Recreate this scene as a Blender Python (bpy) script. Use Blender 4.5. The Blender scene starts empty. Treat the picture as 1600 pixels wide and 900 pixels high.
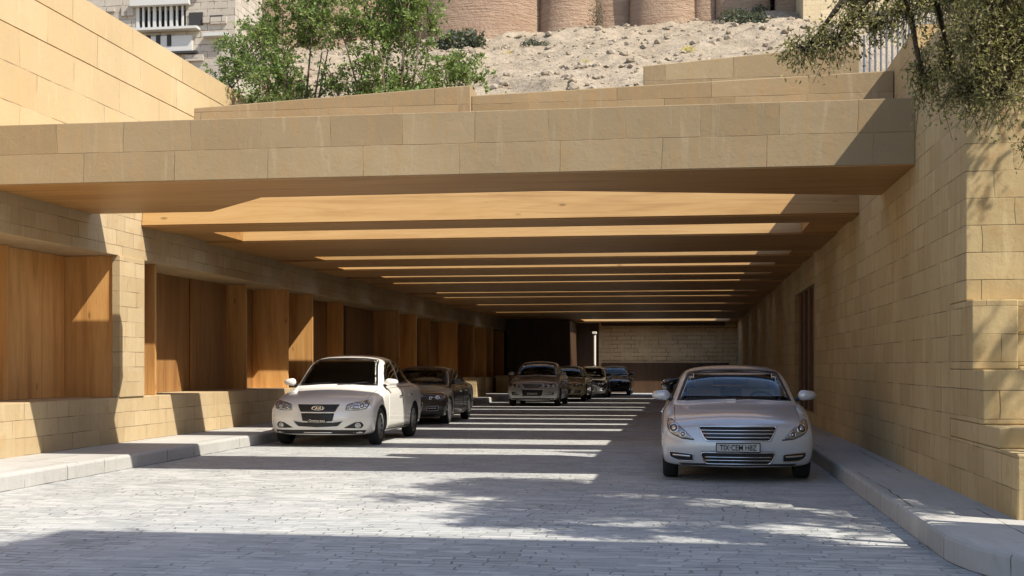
import bpy, bmesh, math, random
import numpy as np
from mathutils import Vector, Matrix, noise
from mathutils.bvhtree import BVHTree
R = math.radians
random.seed(7); rng = np.random.default_rng(7)
scene = bpy.context.scene
COL = scene.collection

# ------------------------------------------------------------------ camera, sky, sun, exposure
cam_d = bpy.data.cameras.new('camera')
cam = bpy.data.objects.new('camera', cam_d); COL.objects.link(cam)
cam.location = (0, 0, 1.45)
cam.rotation_euler = (R(90), 0, R(8.2))
cam_d.sensor_width = 36; cam_d.lens = 42.75
cam_d.shift_y = 0.07625
cam_d.clip_start = .1; cam_d.clip_end = 3000
scene.camera = cam

SUN = Vector((.76, -.40, 1.0)).normalized()
world = bpy.data.worlds.new('World'); scene.world = world
world.use_nodes = True
wn = world.node_tree
bg = wn.nodes['Background']
sky = wn.nodes.new('ShaderNodeTexSky')
sky.sky_type = 'NISHITA'; sky.sun_disc = False
sky.sun_elevation = math.asin(SUN.z); sky.sun_rotation = math.atan2(SUN.x, SUN.y)
sky.altitude = 600; sky.dust_density = 1.5
wn.links.new(sky.outputs[0], bg.inputs[0]); bg.inputs[1].default_value = .15
sd = bpy.data.lights.new('sun', 'SUN'); sun = bpy.data.objects.new('sun', sd); COL.objects.link(sun)
sd.energy = 4.2; sd.angle = R(.5); sd.color = (1, .93, .82)
sun.rotation_euler = SUN.to_track_quat('Z', 'Y').to_euler()
sun.location = (30, -15, 40)
vs = scene.view_settings
vs.view_transform = 'Standard'; vs.look = 'None'; vs.gamma = 1; vs.use_curve_mapping = False
vs.exposure = .84
try:
    cy = scene.cycles
    cy.max_bounces = 10; cy.diffuse_bounces = 6; cy.glossy_bounces = 4; cy.transmission_bounces = 4
    cy.use_denoising = True; cy.caustics_reflective = False; cy.caustics_refractive = False
    cy.sample_clamp_indirect = 6
except Exception:
    pass

# ------------------------------------------------------------------ node helpers
def new_mat(name):
    m = bpy.data.materials.new(name); m.use_nodes = True
    nt = m.node_tree
    return m, nt, nt.nodes['Principled BSDF']
class N:
    def __init__(s, nt): s.nt = nt
    def add(s, t, **k):
        n = s.nt.nodes.new(t)
        for a, v in k.items(): setattr(n, a, v)
        return n
    def put(s, sock, v):
        if isinstance(v, bpy.types.NodeSocket): s.nt.links.new(v, sock)
        elif v is not None: sock.default_value = v
    def math(s, op, a, b=None, clamp=False):
        n = s.add('ShaderNodeMath', operation=op, use_clamp=clamp)
        s.put(n.inputs[0], a); s.put(n.inputs[1], b)
        return n.outputs[0]
    def mix(s, f, a, b, mode='MIX'):
        n = s.add('ShaderNodeMix', data_type='RGBA', blend_type=mode)
        s.put(n.inputs[0], f)
        for k, v in ((6, a), (7, b)):
            if isinstance(v, tuple) and len(v) == 3: v = v + (1,)
            s.put(n.inputs[k], v)
        return n.outputs[2]
    def ramp(s, f, stops):
        n = s.add('ShaderNodeValToRGB'); e = n.color_ramp.elements
        while len(e) < len(stops): e.new(.5)
        for q, (p, c) in zip(e, stops):
            q.position = p; q.color = (c if isinstance(c, tuple) else (c, c, c)) + (1,)
        s.put(n.inputs[0], f); return n.outputs[0]
    def noise(s, v, scale, detail=4, rough=.55, dist=0.):
        n = s.add('ShaderNodeTexNoise'); s.put(n.inputs['Vector'], v)
        n.inputs['Scale'].default_value = scale; n.inputs['Detail'].default_value = detail
        n.inputs['Roughness'].default_value = rough; n.inputs['Distortion'].default_value = dist
        return n.outputs[0]
    def vmul(s, v, k):
        n = s.add('ShaderNodeVectorMath', operation='MULTIPLY'); s.put(n.inputs[0], v); n.inputs[1].default_value = k
        return n.outputs[0]
    def vadd(s, v, k):
        n = s.add('ShaderNodeVectorMath', operation='ADD'); s.put(n.inputs[0], v); s.put(n.inputs[1], k)
        return n.outputs[0]
    def bump(s, h, strength, dist, prev=None):
        n = s.add('ShaderNodeBump'); s.put(n.inputs['Height'], h)
        n.inputs['Strength'].default_value = strength; n.inputs['Distance'].default_value = dist
        if prev: s.put(n.inputs['Normal'], prev)
        return n.outputs[0]
    def wallco(s):
        """world position unfolded on walls: (along wall, height, 0); tops use (x, y)"""
        g = s.add('ShaderNodeNewGeometry')
        p = s.add('ShaderNodeSeparateXYZ'); s.put(p.inputs[0], g.outputs['Position'])
        n = s.add('ShaderNodeSeparateXYZ'); s.put(n.inputs[0], g.outputs['True Normal'])
        ax = s.math('ABSOLUTE', n.outputs[0]); ay = s.math('ABSOLUTE', n.outputs[1]); az = s.math('ABSOLUTE', n.outputs[2])
        isx = s.math('GREATER_THAN', ax, ay); isz = s.math('GREATER_THAN', az, .7)
        def sel(f, a, b):
            m = s.add('ShaderNodeMix', data_type='FLOAT'); s.put(m.inputs[0], f); s.put(m.inputs[2], a); s.put(m.inputs[3], b)
            return m.outputs[0]
        u = sel(isx, p.outputs[0], p.outputs[1])
        u = sel(isz, u, p.outputs[0])
        v = sel(isz, p.outputs[2], p.outputs[1])
        c = s.add('ShaderNodeCombineXYZ'); s.put(c.inputs[0], u); s.put(c.inputs[1], v)
        return c.outputs[0], g.outputs['Position']
    def brick(s, v, w, h, mortar, smooth=.1, offset=.5, sq=1., sqf=2, bias=0.):
        n = s.add('ShaderNodeTexBrick', offset=offset, squash=sq, squash_frequency=sqf)
        s.put(n.inputs['Vector'], v); n.inputs['Scale'].default_value = 1
        n.inputs['Brick Width'].default_value = w; n.inputs['Row Height'].default_value = h
        n.inputs['Mortar Size'].default_value = mortar; n.inputs['Mortar Smooth'].default_value = smooth
        n.inputs['Bias'].default_value = bias
        n.inputs['Color1'].default_value = (0, 0, 0, 1); n.inputs['Color2'].default_value = (1, 1, 1, 1)
        n.inputs['Mortar'].default_value = (.5, .5, .5, 1)
        return n.outputs['Color'], n.outputs['Fac']

def stone_mat(name, row, width, c1, c2, stain=(.40, .22, .08), zoff=0., uoff=0., joint=.006, jstrength=.75, streak=.35, rough=.85, bumpk=1., sq=1.35):
    m, nt, b = new_mat(name); k = N(nt)
    co, pos = k.wallco()
    co = k.vadd(co, (uoff, zoff, 0.))
    wob = k.noise(pos, 1.3, 2)
    wv = k.add('ShaderNodeCombineXYZ'); k.put(wv.inputs[1], k.math('MULTIPLY', k.math('SUBTRACT', wob, .5), .018)); k.put(wv.inputs[0], k.math('MULTIPLY', k.math('SUBTRACT', wob, .5), .10))
    cw = k.vadd(co, wv.outputs[0])
    tone, fac = k.brick(cw, width, row, joint, .3, .5, sq, 3)
    big = k.noise(pos, .55, 4, .6)
    sv = k.vmul(co, (9., .9, 1.))
    strk = k.noise(sv, 1.0, 5, .62, .4)
    fine = k.noise(pos, 26, 5, .7)
    mid = k.noise(pos, 5, 4, .6, .6)
    base = k.mix(k.ramp(tone, [(0., 0.), (1., 1.)]), c1, c2)
    base = k.mix(k.math('MULTIPLY', k.ramp(big, [(.3, 0.), (.7, 1.)]), .5), base, tuple(x * .80 for x in c1))
    base = k.mix(k.math('MULTIPLY', k.ramp(strk, [(.52, 0.), (.68, 1.)]), streak), base, stain)
    base = k.mix(k.math('MULTIPLY', k.ramp(strk, [(.27, 1.), (.42, 0.)]), streak * .8), base, tuple(min(.9, x * 1.3 + .05) for x in c2))
    base = k.mix(k.math('MULTIPLY', k.ramp(mid, [(.56, 0.), (.72, 1.)]), .35), base, stain)
    base = k.mix(k.math('MULTIPLY', k.ramp(fine, [(.60, 0.), (.75, 1.)]), .45), base, tuple(x * .5 for x in c1))
    # joints open and close along their length
    jn = k.noise(pos, 1.9, 3, .6)
    jm = k.math('MULTIPLY', fac, k.ramp(jn, [(.40, .12), (.58, 1.)]))
    base = k.mix(k.math('MULTIPLY', jm, jstrength), base, (.075, .050, .030))
    k.put(b.inputs['Base Color'], base)
    b.inputs['Roughness'].default_value = rough
    b.inputs['Specular IOR Level'].default_value = .25
    h = k.math('SUBTRACT', k.math('ADD', k.math('MULTIPLY', fine, .25), k.math('MULTIPLY', mid, .5)), k.math('MULTIPLY', jm, 1.2))
    h = k.math('ADD', h, k.math('MULTIPLY', tone, .35))
    k.put(b.inputs['Normal'], k.bump(h, .55 * bumpk, .02))
    return m

def wood_mat(name, axis, dark, mid_, light, grain=1., rough=.5):
    m, nt, b = new_mat(name); k = N(nt)
    g = k.add('ShaderNodeNewGeometry'); oi = k.add('ShaderNodeObjectInfo')
    off = k.add('ShaderNodeCombineXYZ')
    for i, q in enumerate((37., 91., 53.)): k.put(off.inputs[i], k.math('MULTIPLY', oi.outputs['Random'], q))
    pos = k.vadd(g.outputs['Position'], off.outputs[0])
    sc = {'X': (.35, 6., 6.), 'Z': (5., 5., .35)}[axis]
    v = k.vmul(pos, sc)
    n1 = k.noise(v, 1.1, 5, .6, .9)
    n2 = k.noise(k.vmul(pos, tuple(x * 5 for x in sc)), 1.4, 4, .7)
    n3 = k.noise(pos, .45, 2)
    col = k.ramp(n1, [(.28, dark), (.48, mid_), (.74, light)])
    col = k.mix(k.math('MULTIPLY', k.ramp(n2, [(.5, 0.), (.72, 1.)]), .4 * grain), col, dark)
    col = k.mix(k.math('MULTIPLY', k.ramp(n3, [(.35, 0.), (.7, 1.)]), .35), col, mid_)
    kv = {'X': (.8, 2.2, 2.2), 'Z': (2.2, 2.2, .8)}[axis]
    vo = k.add('ShaderNodeTexVoronoi'); k.put(vo.inputs['Vector'], k.vmul(pos, kv)); vo.inputs['Scale'].default_value = 1.5
    col = k.mix(k.math('MULTIPLY', k.ramp(vo.outputs['Distance'], [(.03, 1.), (.10, 0.)]), .7), col, tuple(x * .35 for x in dark))
    vr = k.add('ShaderNodeHueSaturation'); k.put(vr.inputs['Color'], col)
    k.put(vr.inputs['Value'], k.math('ADD', .82, k.math('MULTIPLY', oi.outputs['Random'], .36)))
    k.put(b.inputs['Base Color'], vr.outputs[0])
    b.inputs['Roughness'].default_value = rough
    k.put(b.inputs['Normal'], k.bump(n2, .12, .01))
    return m

def plain(name, col, rough=.5, metal=0., spec=.5, coat=0., trans=0.):
    m, nt, b = new_mat(name)
    b.inputs['Base Color'].default_value = col + (1,)
    b.inputs['Roughness'].default_value = rough; b.inputs['Metallic'].default_value = metal
    b.inputs['Specular IOR Level'].default_value = spec
    b.inputs['Coat Weight'].default_value = coat; b.inputs['Coat Roughness'].default_value = .04
    b.inputs['Transmission Weight'].default_value = trans
    return m

def paint_mat(name, col, metal=.5, rough=.32):
    m, nt, b = new_mat(name); k = N(nt)
    tc = k.add('ShaderNodeTexCoord')
    n = k.noise(tc.outputs['Object'], 900, 1)
    d = k.noise(tc.outputs['Object'], 3.5, 4, .65)
    c = k.mix(k.math('MULTIPLY', n, .15), col, tuple(x * .7 for x in col))
    sx = k.add('ShaderNodeSeparateXYZ'); k.put(sx.inputs[0], tc.outputs['Object'])
    low = k.ramp(sx.outputs[2], [(.18, 1.), (.62, 0.)])
    dust = k.math('MULTIPLY', k.math('ADD', k.math('MULTIPLY', low, .32), .015), k.ramp(d, [(.3, .6), (.75, 1.)]))
    c = k.mix(dust, c, (.27, .25, .215))
    k.put(b.inputs['Base Color'], c)
    b.inputs['Metallic'].default_value = metal
    k.put(b.inputs['Roughness'], k.math('ADD', rough, k.math('MULTIPLY', dust, .5)))
    b.inputs['Coat Weight'].default_value = .8; b.inputs['Coat Roughness'].default_value = .06
    return m

M = {}
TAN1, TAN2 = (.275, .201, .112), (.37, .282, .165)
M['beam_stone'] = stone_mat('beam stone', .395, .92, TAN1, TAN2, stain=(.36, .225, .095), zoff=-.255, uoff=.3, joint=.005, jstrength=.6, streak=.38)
M['wall_stone'] = stone_mat('wall stone', .262, .62, (.45, .332, .165), (.555, .422, .222), zoff=.08, joint=.005, jstrength=.75, streak=.42)
M['left_stone'] = stone_mat('left stone', .247, .62, (.44, .335, .19), (.53, .415, .25), zoff=-.2, joint=.006, jstrength=.7, streak=.28)
M['high_stone'] = stone_mat('high stone', .53, 1.5, (.47, .345, .185), (.55, .415, .24), stain=(.62, .38, .15), zoff=-.30, joint=.008, jstrength=.6, streak=.30)
M['back_stone'] = stone_mat('back stone', .22, .75, (.64, .45, .23), (.78, .57, .31), joint=.02, jstrength=.6, streak=.3)
M['kerb'] = stone_mat('kerb stone', 3.7, 1.0, (.40, .395, .37), (.48, .47, .44), stain=(.27, .255, .23), joint=.009, jstrength=.85, streak=.25, sq=1.)
M['panel_wood'] = wood_mat('panel wood', 'Z', (.36, .17, .05), (.58, .305, .10), (.72, .43, .165))
M['shade_board_wood'] = wood_mat('shaded board wood', 'Z', (.16, .075, .024), (.27, .135, .046), (.36, .20, .08))  # recess boards: shade put into a darker copy of the panel timber
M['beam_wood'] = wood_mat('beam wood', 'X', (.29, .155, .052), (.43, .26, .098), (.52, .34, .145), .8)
M['shade_soffit_wood'] = wood_mat('shaded soffit wood', 'X', (.25, .112, .026), (.37, .185, .050), (.45, .25, .078), .8)  # darker copy of the beam timber, underside shade put into the colour
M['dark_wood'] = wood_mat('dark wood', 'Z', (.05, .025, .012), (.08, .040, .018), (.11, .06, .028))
M['red_wood'] = wood_mat('red wood', 'Z', (.085, .038, .018), (.14, .065, .03), (.19, .095, .045))
M['sunlit_jamb'] = plain('sunlit jamb edge', (.72, .68, .58), .5)  # sunlight on a door edge, put into the pale colour
M['steel'] = plain('galvanised steel', (.20, .205, .21), .5, .1)
M['chrome'] = plain('chrome', (.72, .72, .72), .14, 1.)
M['dark_trim'] = plain('black trim', (.012, .012, .012), .45)
M['matte_black'] = plain('black plastic', (.018, .018, .018), .75)
def glass_mat(name, tint, ior):
    m, nt, b = new_mat(name); k = N(nt); nt.nodes.remove(b)
    t = k.add('ShaderNodeBsdfTransparent'); t.inputs[0].default_value = tint + (1,)
    gl = k.add('ShaderNodeBsdfGlossy'); gl.inputs['Roughness'].default_value = .03
    fr = k.add('ShaderNodeFresnel'); fr.inputs[0].default_value = ior
    mx = k.add('ShaderNodeMixShader'); k.put(mx.inputs[0], fr.outputs[0]); k.put(mx.inputs[1], t.outputs[0]); k.put(mx.inputs[2], gl.outputs[0])
    k.put(nt.nodes['Material Output'].inputs[0], mx.outputs[0]); return m
M['glass'] = glass_mat('tinted glass', (.84, .86, .84), 1.38)
M['dark_glass'] = glass_mat('dark tinted glass', (.88, .88, .86), 1.13)
M['mirror_glass'] = plain('mirror glass', (.5, .5, .5), .03, 1.)
M['cabin'] = plain('cabin lining', (.07, .062, .055), .8)
M['seat'] = plain('seat cloth', (.30, .25, .20), .8)
M['lamp'] = plain('headlamp lens', (.36, .37, .36), .10, .55, .5, 1.)
M['lamp_dark'] = plain('headlamp housing', (.07, .075, .075), .16, .5, .5, 1.)
M['rim'] = plain('wheel alloy', (.50, .50, .50), .28, .9)
M['tyre'] = plain('tyre rubber', (.016, .016, .016), .85)
M['plate'] = plain('number plate', (.50, .49, .46), .45)
M['ink'] = plain('plate ink', (.012, .012, .012), .6)
M['silver'] = paint_mat('silver paint', (.64, .655, .67), .24, .25)
M['white'] = paint_mat('pearl white paint', (.84, .815, .76), .08, .24)
M['charcoal'] = paint_mat('charcoal paint', (.055, .05, .048), .4, .3)
M['gunmetal'] = paint_mat('gunmetal paint', (.46, .465, .47), .2, .25)
M['cream'] = paint_mat('cream paint', (.62, .55, .34), .1, .3)
M['black'] = paint_mat('black paint', (.018, .018, .02), .2, .25)

def paving_mat():
    m, nt, b = new_mat('slate setts'); k = N(nt)
    g = k.add('ShaderNodeNewGeometry'); pos = g.outputs['Position']
    def wobble(scale, amt):
        w1 = k.add('ShaderNodeTexNoise'); k.put(w1.inputs['Vector'], pos); w1.inputs['Scale'].default_value = scale; w1.inputs['Detail'].default_value = 3
        return k.vmul(k.vadd(w1.outputs['Color'], (-.5, -.5, -.5)), amt)
    v = k.vadd(k.vadd(pos, wobble(1.2, (.40, .18, 0.))), wobble(6.0, (.085, .05, 0.)))
    tone, fac = k.brick(v, .235, .118, .009, .6, .42, 1.6, 3)
    tone2, fac2 = k.brick(k.vadd(v, (3.7, 1.93, 0.)), .9, .6, .009, .5, .42, 1.6, 3)
    big = k.noise(pos, .35, 4, .6)
    mid = k.noise(k.vmul(pos, (1., 3.2, 1.)), 3.2, 4, .65)
    split = k.noise(k.vmul(v, (1.4, 8., 1.)), 1.7, 5, .7, .5)
    fine = k.noise(pos, 40, 4, .7)
    col = k.mix(tone, (.275, .288, .272), (.51, .51, .48))
    col = k.mix(k.math('MULTIPLY', k.ramp(mid, [(.35, 0.), (.68, 1.)]), .5), col, (.55, .545, .52))
    col = k.mix(k.math('MULTIPLY', k.ramp(big, [(.35, 0.), (.65, 1.)]), .45), col, (.37, .39, .405))
    col = k.mix(k.math('MULTIPLY', k.ramp(split, [(.30, 1.), (.46, 0.)]), .7), col, (.15, .17, .185))
    col = k.mix(k.math('MULTIPLY', k.ramp(split, [(.56, 0.), (.68, 1.)]), .55), col, (.62, .615, .59))
    col = k.mix(k.math('MULTIPLY', k.ramp(fine, [(.58, 0.), (.74, 1.)]), .35), col, (.20, .21, .22))
    jn = k.noise(pos, 1.1, 3, .6)
    jm = k.math('MULTIPLY', fac, k.ramp(jn, [(.40, .12), (.62, 1.)]))
    col = k.mix(k.math('MULTIPLY', jm, .75), col, (.10, .11, .115))
    oil = k.noise(pos, .9, 4, .6, .6)
    col = k.mix(k.math('MULTIPLY', k.ramp(oil, [(.60, 0.), (.72, 1.)]), .42), col, (.17, .175, .175))
    k.put(b.inputs['Base Color'], col)
    b.inputs['Specular IOR Level'].default_value = .4
    k.put(b.inputs['Roughness'], k.math('ADD', .46, k.math('MULTIPLY', mid, .35)))
    h = k.math('ADD', k.math('MULTIPLY', tone, .6), k.math('ADD', k.math('MULTIPLY', mid, .8), k.math('MULTIPLY', fine, .15)))
    h = k.math('ADD', h, k.math('MULTIPLY', split, 1.0))
    h = k.math('SUBTRACT', h, k.math('MULTIPLY', jm, 1.1))
    k.put(b.inputs['Normal'], k.bump(h, .8, .022))
    return m
M['paving'] = paving_mat()

def rock_mat(name, c1, c2, c3, s=1.):
    m, nt, b = new_mat(name); k = N(nt)
    g = k.add('ShaderNodeNewGeometry'); pos = g.outputs['Position']
    n1 = k.noise(pos, .22 * s, 5, .62, .5); n2 = k.noise(pos, 1.1 * s, 6, .7); n3 = k.noise(k.vmul(pos, (1., 1., 3.)), .8 * s, 5, .7, .8)
    col = k.ramp(n1, [(.32, c1), (.62, c2)])
    col = k.mix(k.math('MULTIPLY', k.ramp(n2, [(.55, 0.), (.68, 1.)]), .65), col, c3)
    col = k.mix(k.math('MULTIPLY', k.ramp(n3, [(.28, 1.), (.40, 0.)]), .6), col, tuple(min(.8, x * 1.3) for x in c2))
    k.put(b.inputs['Base Color'], col); b.inputs['Roughness'].default_value = .95; b.inputs['Specular IOR Level'].default_value = .1
    k.put(b.inputs['Normal'], k.bump(k.math('ADD', n2, n3), .9, .35 / s))
    return m
M['hill'] = rock_mat('dry rocky earth', (.275, .22, .155), (.36, .295, .215), (.15, .12, .09))
M['rock'] = rock_mat('loose rock', (.29, .235, .17), (.38, .315, .235), (.13, .105, .08), 3.)
M['earth'] = rock_mat('earth', (.34, .27, .18), (.40, .32, .22), (.24, .19, .13))

def fort_mat():
    m, nt, b = new_mat('fort brick'); k = N(nt)
    tc = k.add('ShaderNodeTexCoord'); g = k.add('ShaderNodeNewGeometry'); pos = g.outputs['Position']
    n1 = k.noise(pos, .18, 4, .6); n2 = k.noise(k.vmul(pos, (.35, .35, 5.)), 1.0, 4, .7); n3 = k.noise(pos, 2.2, 4, .7)
    col = k.ramp(n1, [(.3, (.28, .185, .125)), (.7, (.37, .265, .185))])
    col = k.mix(k.math('MULTIPLY', k.ramp(n2, [(.50, 0.), (.66, 1.)]), .5), col, (.24, .14, .09))
    col = k.mix(k.math('MULTIPLY', k.ramp(n2, [(.30, 1.), (.44, 0.)]), .45), col, (.46, .35, .25))
    col = k.mix(k.math('MULTIPLY', k.ramp(n3, [(.60, 0.), (.72, 1.)]), .4), col, (.20, .13, .09))
    k.put(b.inputs['Base Color'], col); b.inputs['Roughness'].default_value = .95; b.inputs['Specular IOR Level'].default_value = .1
    k.put(b.inputs['Normal'], k.bump(k.math('ADD', n2, n3), .9, .3))
    return m
M['fort'] = fort_mat()
M['old_stone'] = stone_mat('old grey stone', .55, 1.1, (.38, .33, .27), (.46, .41, .34), stain=(.25, .20, .15), joint=.04, jstrength=.7, streak=.3)
M['old_white'] = plain('weathered white plaster', (.46, .45, .42), .9)
M['void'] = plain('dark interior', (.03, .028, .026), .9)
M['cream_wall'] = stone_mat('cream stone', .5, 1.0, (.58, .46, .28), (.66, .54, .35), joint=.02, jstrength=.4, streak=.2)

def leaf_mat(name, cols, transl=.35, rough=.55):
    m, nt, b = new_mat(name); k = N(nt)
    g = k.add('ShaderNodeNewGeometry')
    stops = [(i / (len(cols) - 1), c) for i, c in enumerate(cols)]
    col = k.ramp(g.outputs['Random Per Island'], stops)
    k.put(b.inputs['Base Color'], col); b.inputs['Roughness'].default_value = rough
    b.inputs['Specular IOR Level'].default_value = .35
    t = k.add('ShaderNodeBsdfTranslucent'); k.put(t.inputs['Color'], k.mix(.5, col, (.30, .36, .06)))
    mx = k.add('ShaderNodeMixShader'); mx.inputs[0].default_value = transl
    k.put(mx.inputs[1], b.outputs[0]); k.put(mx.inputs[2], t.outputs[0])
    k.put(nt.nodes['Material Output'].inputs[0], mx.outputs[0])
    return m
M['leaf_green'] = leaf_mat('fresh green leaves', [(.065, .115, .026), (.115, .18, .042), (.165, .245, .062), (.26, .32, .10)])
M['leaf_olive'] = leaf_mat('olive leaves', [(.15, .125, .055), (.24, .21, .085), (.33, .29, .12), (.48, .42, .23)], .42)
M['leaf_scrub'] = leaf_mat('grey scrub', [(.045, .060, .035), (.075, .085, .055), (.10, .11, .07)], .1, .8)
M['leaf_yellow'] = leaf_mat('yellow flowers', [(.55, .45, .02), (.65, .55, .04)], .2)
M['bark'] = rock_mat('bark', (.10, .075, .05), (.16, .12, .08), (.05, .038, .026), 20.)

# ------------------------------------------------------------------ object helpers
class MB:
    def __init__(s): s.v = []; s.f = []; s.mi = []
    def add(s, vs_, fs, mi=0):
        o = len(s.v); s.v += [tuple(p) for p in vs_]
        s.f += [tuple(i + o for i in q) for q in fs]; s.mi += [mi] * len(fs); return s
    def box(s, x0, x1, y0, y1, z0, z1, mi=0):
        return s.add([(x0, y0, z0), (x1, y0, z0), (x1, y1, z0), (x0, y1, z0), (x0, y0, z1), (x1, y0, z1), (x1, y1, z1), (x0, y1, z1)],
                     [(0, 3, 2, 1), (4, 5, 6, 7), (0, 1, 5, 4), (1, 2, 6, 5), (2, 3, 7, 6), (3, 0, 4, 7)], mi)
    def prism(s, poly, z0, z1, mi=0):          # poly in xy, counter-clockwise
        n = len(poly)
        return s.add([(x, y, z0) for x, y in poly] + [(x, y, z1) for x, y in poly],
                     [tuple(range(n - 1, -1, -1)), tuple(range(n, 2 * n))] + [(i, (i + 1) % n, n + (i + 1) % n, n + i) for i in range(n)], mi)
    def xprism(s, poly, y0, y1, mi=0):         # poly in xz, extruded along y
        n = len(poly)
        return s.add([(x, y0, z) for x, z in poly] + [(x, y1, z) for x, z in poly],
                     [tuple(range(n)), tuple(range(2 * n - 1, n - 1, -1))] + [(i, n + i, n + (i + 1) % n, (i + 1) % n) for i in range(n)], mi)
    def tube(s, pts, rad, seg=6, mi=0):
        pts = [Vector(p) for p in pts]; n = len(pts)
        rs = rad if isinstance(rad, (list, tuple)) else [rad] * n
        V = []
        for i, p in enumerate(pts):
            d = (pts[min(i + 1, n - 1)] - pts[max(i - 1, 0)]).normalized()
            a = d.orthogonal().normalized(); bb = d.cross(a)
            for j in range(seg):
                t = 2 * math.pi * j / seg
                V.append(p + (a * math.cos(t) + bb * math.sin(t)) * rs[i])
        F = [(i * seg + j, i * seg + (j + 1) % seg, (i + 1) * seg + (j + 1) % seg, (i + 1) * seg + j) for i in range(n - 1) for j in range(seg)]
        F += [tuple(range(seg - 1, -1, -1)), tuple((n - 1) * seg + j for j in range(seg))]
        return s.add(V, F, mi)
    def build(s, name, mat, parent=None, smooth=False, bevel=0., kind=None):
        me = bpy.data.meshes.new(name)
        off = parent_world(parent)
        me.from_pydata([(x - off[0], y - off[1], z - off[2]) for x, y, z in s.v], [], s.f)
        for q in (mat if isinstance(mat, list) else [mat]): me.materials.append(q)
        me.polygons.foreach_set('material_index', s.mi)
        if smooth: me.polygons.foreach_set('use_smooth', [True] * len(me.polygons))
        me.update()
        o = bpy.data.objects.new(name, me); COL.objects.link(o)
        if parent: o.parent = parent
        if bevel:
            bv = o.modifiers.new('bevel', 'BEVEL'); bv.width = bevel; bv.segments = 2; bv.limit_method = 'ANGLE'; bv.angle_limit = R(40)
        if kind: o['kind'] = kind
        return o
def parent_world(p):
    v = Vector((0, 0, 0))
    while p is not None: v += Vector(p.location); p = p.parent
    return v
def tag(o, label=None, cat=None, group=None, kind=None):
    if label: o['label'] = label
    if cat: o['category'] = cat
    if group: o['group'] = group
    if kind: o['kind'] = kind
    return o
def thing(name, loc, label, cat, group=None, rz=0.):
    o = bpy.data.objects.new(name, None); COL.objects.link(o)
    o.location = loc; o.rotation_euler.z = rz; o.empty_display_size = .2
    return tag(o, label, cat, group)

# ------------------------------------------------------------------ setting: ground, road, pavements, terraces, hill
XL, XR = -9.15, 2.65            # inner faces of the passage's two walls
ZS, ZT = 3.81, 4.60             # soffit and roof top
YF, YB = 14.8, 66.0             # front beam and back wall

MB().add([(-900, -900, -.02), (900, -900, -.02), (900, 900, -.02), (-900, 900, -.02)], [(0, 1, 2, 3)]).build('ground', M['earth'], kind='structure')
g = MB(); g.add([(-30, -25, 0), (14, -25, 0), (14, 9.2, 0), (XR, 9.2, 0), (XR, YB + .3, 0), (XL, YB + .3, 0), (XL, 5, 0), (-30, 5, 0)], [tuple(range(8))])
g.build('road', M['paving'], kind='structure')
MB().box(XL - .05, -7.8, 4.0, YB, -.03, .2).build('pavement', M['kerb'], bevel=.035, kind='structure')
poly = [(1.9, YB), (1.9, 9.6)]
for i in range(1, 15):
    t = i / 14; poly.append((1.9 + 1.9 * t ** 2.0, 9.6 - 3.1 * t))
poly += [(14, 6.3), (14, 12.7), (XR + .1, 12.7), (XR + .1, YB)]
MB().prism(poly, -.03, .2).build('pavement', M['kerb'], bevel=.035, kind='structure')
MB().box(-70, XL - 1.5, 4, 70, -.03, 6.6).build('terrace', M['earth'], kind='structure')
MB().box(XR + .62, 70, 18.4, 70, -.03, 5.2).build('terrace', M['earth'], kind='structure')

def hz(x, y):
    if y < 80: z = 4.7 + (18.6 - 4.7) * max(0., (y - 66.6)) / 13.4
    elif y < 142: z = 18.6 + .37 * (y - 80)
    else: z = 41.5 + .05 * (y - 142)
    z += max(-1.5, min(2.0, .035 * (x + 12))) * min(1, max(0, (y - 85) / 40))
    return z
def hill_z(x, y):
    z = hz(x, y); k = min(1., max(0., (y - 67) / 12))
    p = Vector((x * .09, y * .09, 3.1))
    z += k * 1.1 * noise.fractal(p, .9, 2.1, 5)
    q = Vector((x * .5, y * .5, 7.7))
    z += k * .32 * noise.ridged_multi_fractal(q, .9, 2.2, 4, .9, 1.8) - k * .35
    st = math.sin(z * 2.3 + 2 * noise.noise(Vector((x * .05, y * .05, 0))))
    return z + k * .16 * st
h = MB(); xs = np.concatenate([np.linspace(-160, -60, 26)[:-1], np.linspace(-60, 30, 226), np.linspace(30, 130, 26)[1:]]); ys = np.concatenate([np.linspace(66.4, 136, 150), np.linspace(140, 300, 20)])
nx, ny = len(xs), len(ys)
V = [(x, y, hill_z(x, y)) for y in ys for x in xs]
F = [(j * nx + i, j * nx + i + 1, (j + 1) * nx + i + 1, (j + 1) * nx + i) for j in range(ny - 1) for i in range(nx - 1)]
h.add(V, F); h.build('hillside', M['hill'], smooth=True, kind='structure')

# loose rocks: nobody could count them
rk = MB()
ico = bmesh.new(); bmesh.ops.create_icosphere(ico, subdivisions=1, radius=1)
iv = [v.co.copy() for v in ico.verts]; iff = [tuple(v.index for v in f.verts) for f in ico.faces]; ico.free()
for i in range(4400):
    y = random.uniform(78, 137); x = random.uniform(-.36 * y, .115 * y)
    s = .06 + .42 * random.random() ** 6
    z = hill_z(x, y); sx, sy, sz = (random.uniform(.7, 1.4) * s for _ in range(3)); sz *= .6
    rot = Matrix.Rotation(random.uniform(0, 6.3), 3, 'Z')
    o = Vector((x, y, z + sz * .2))
    rk.add([o + rot @ Vector((v.x * sx * random.uniform(.8, 1.2), v.y * sy * random.uniform(.8, 1.2), v.z * sz * random.uniform(.8, 1.2))) for v in iv], iff)
rk.build('rubble', M['rock'], kind='stuff')

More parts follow.
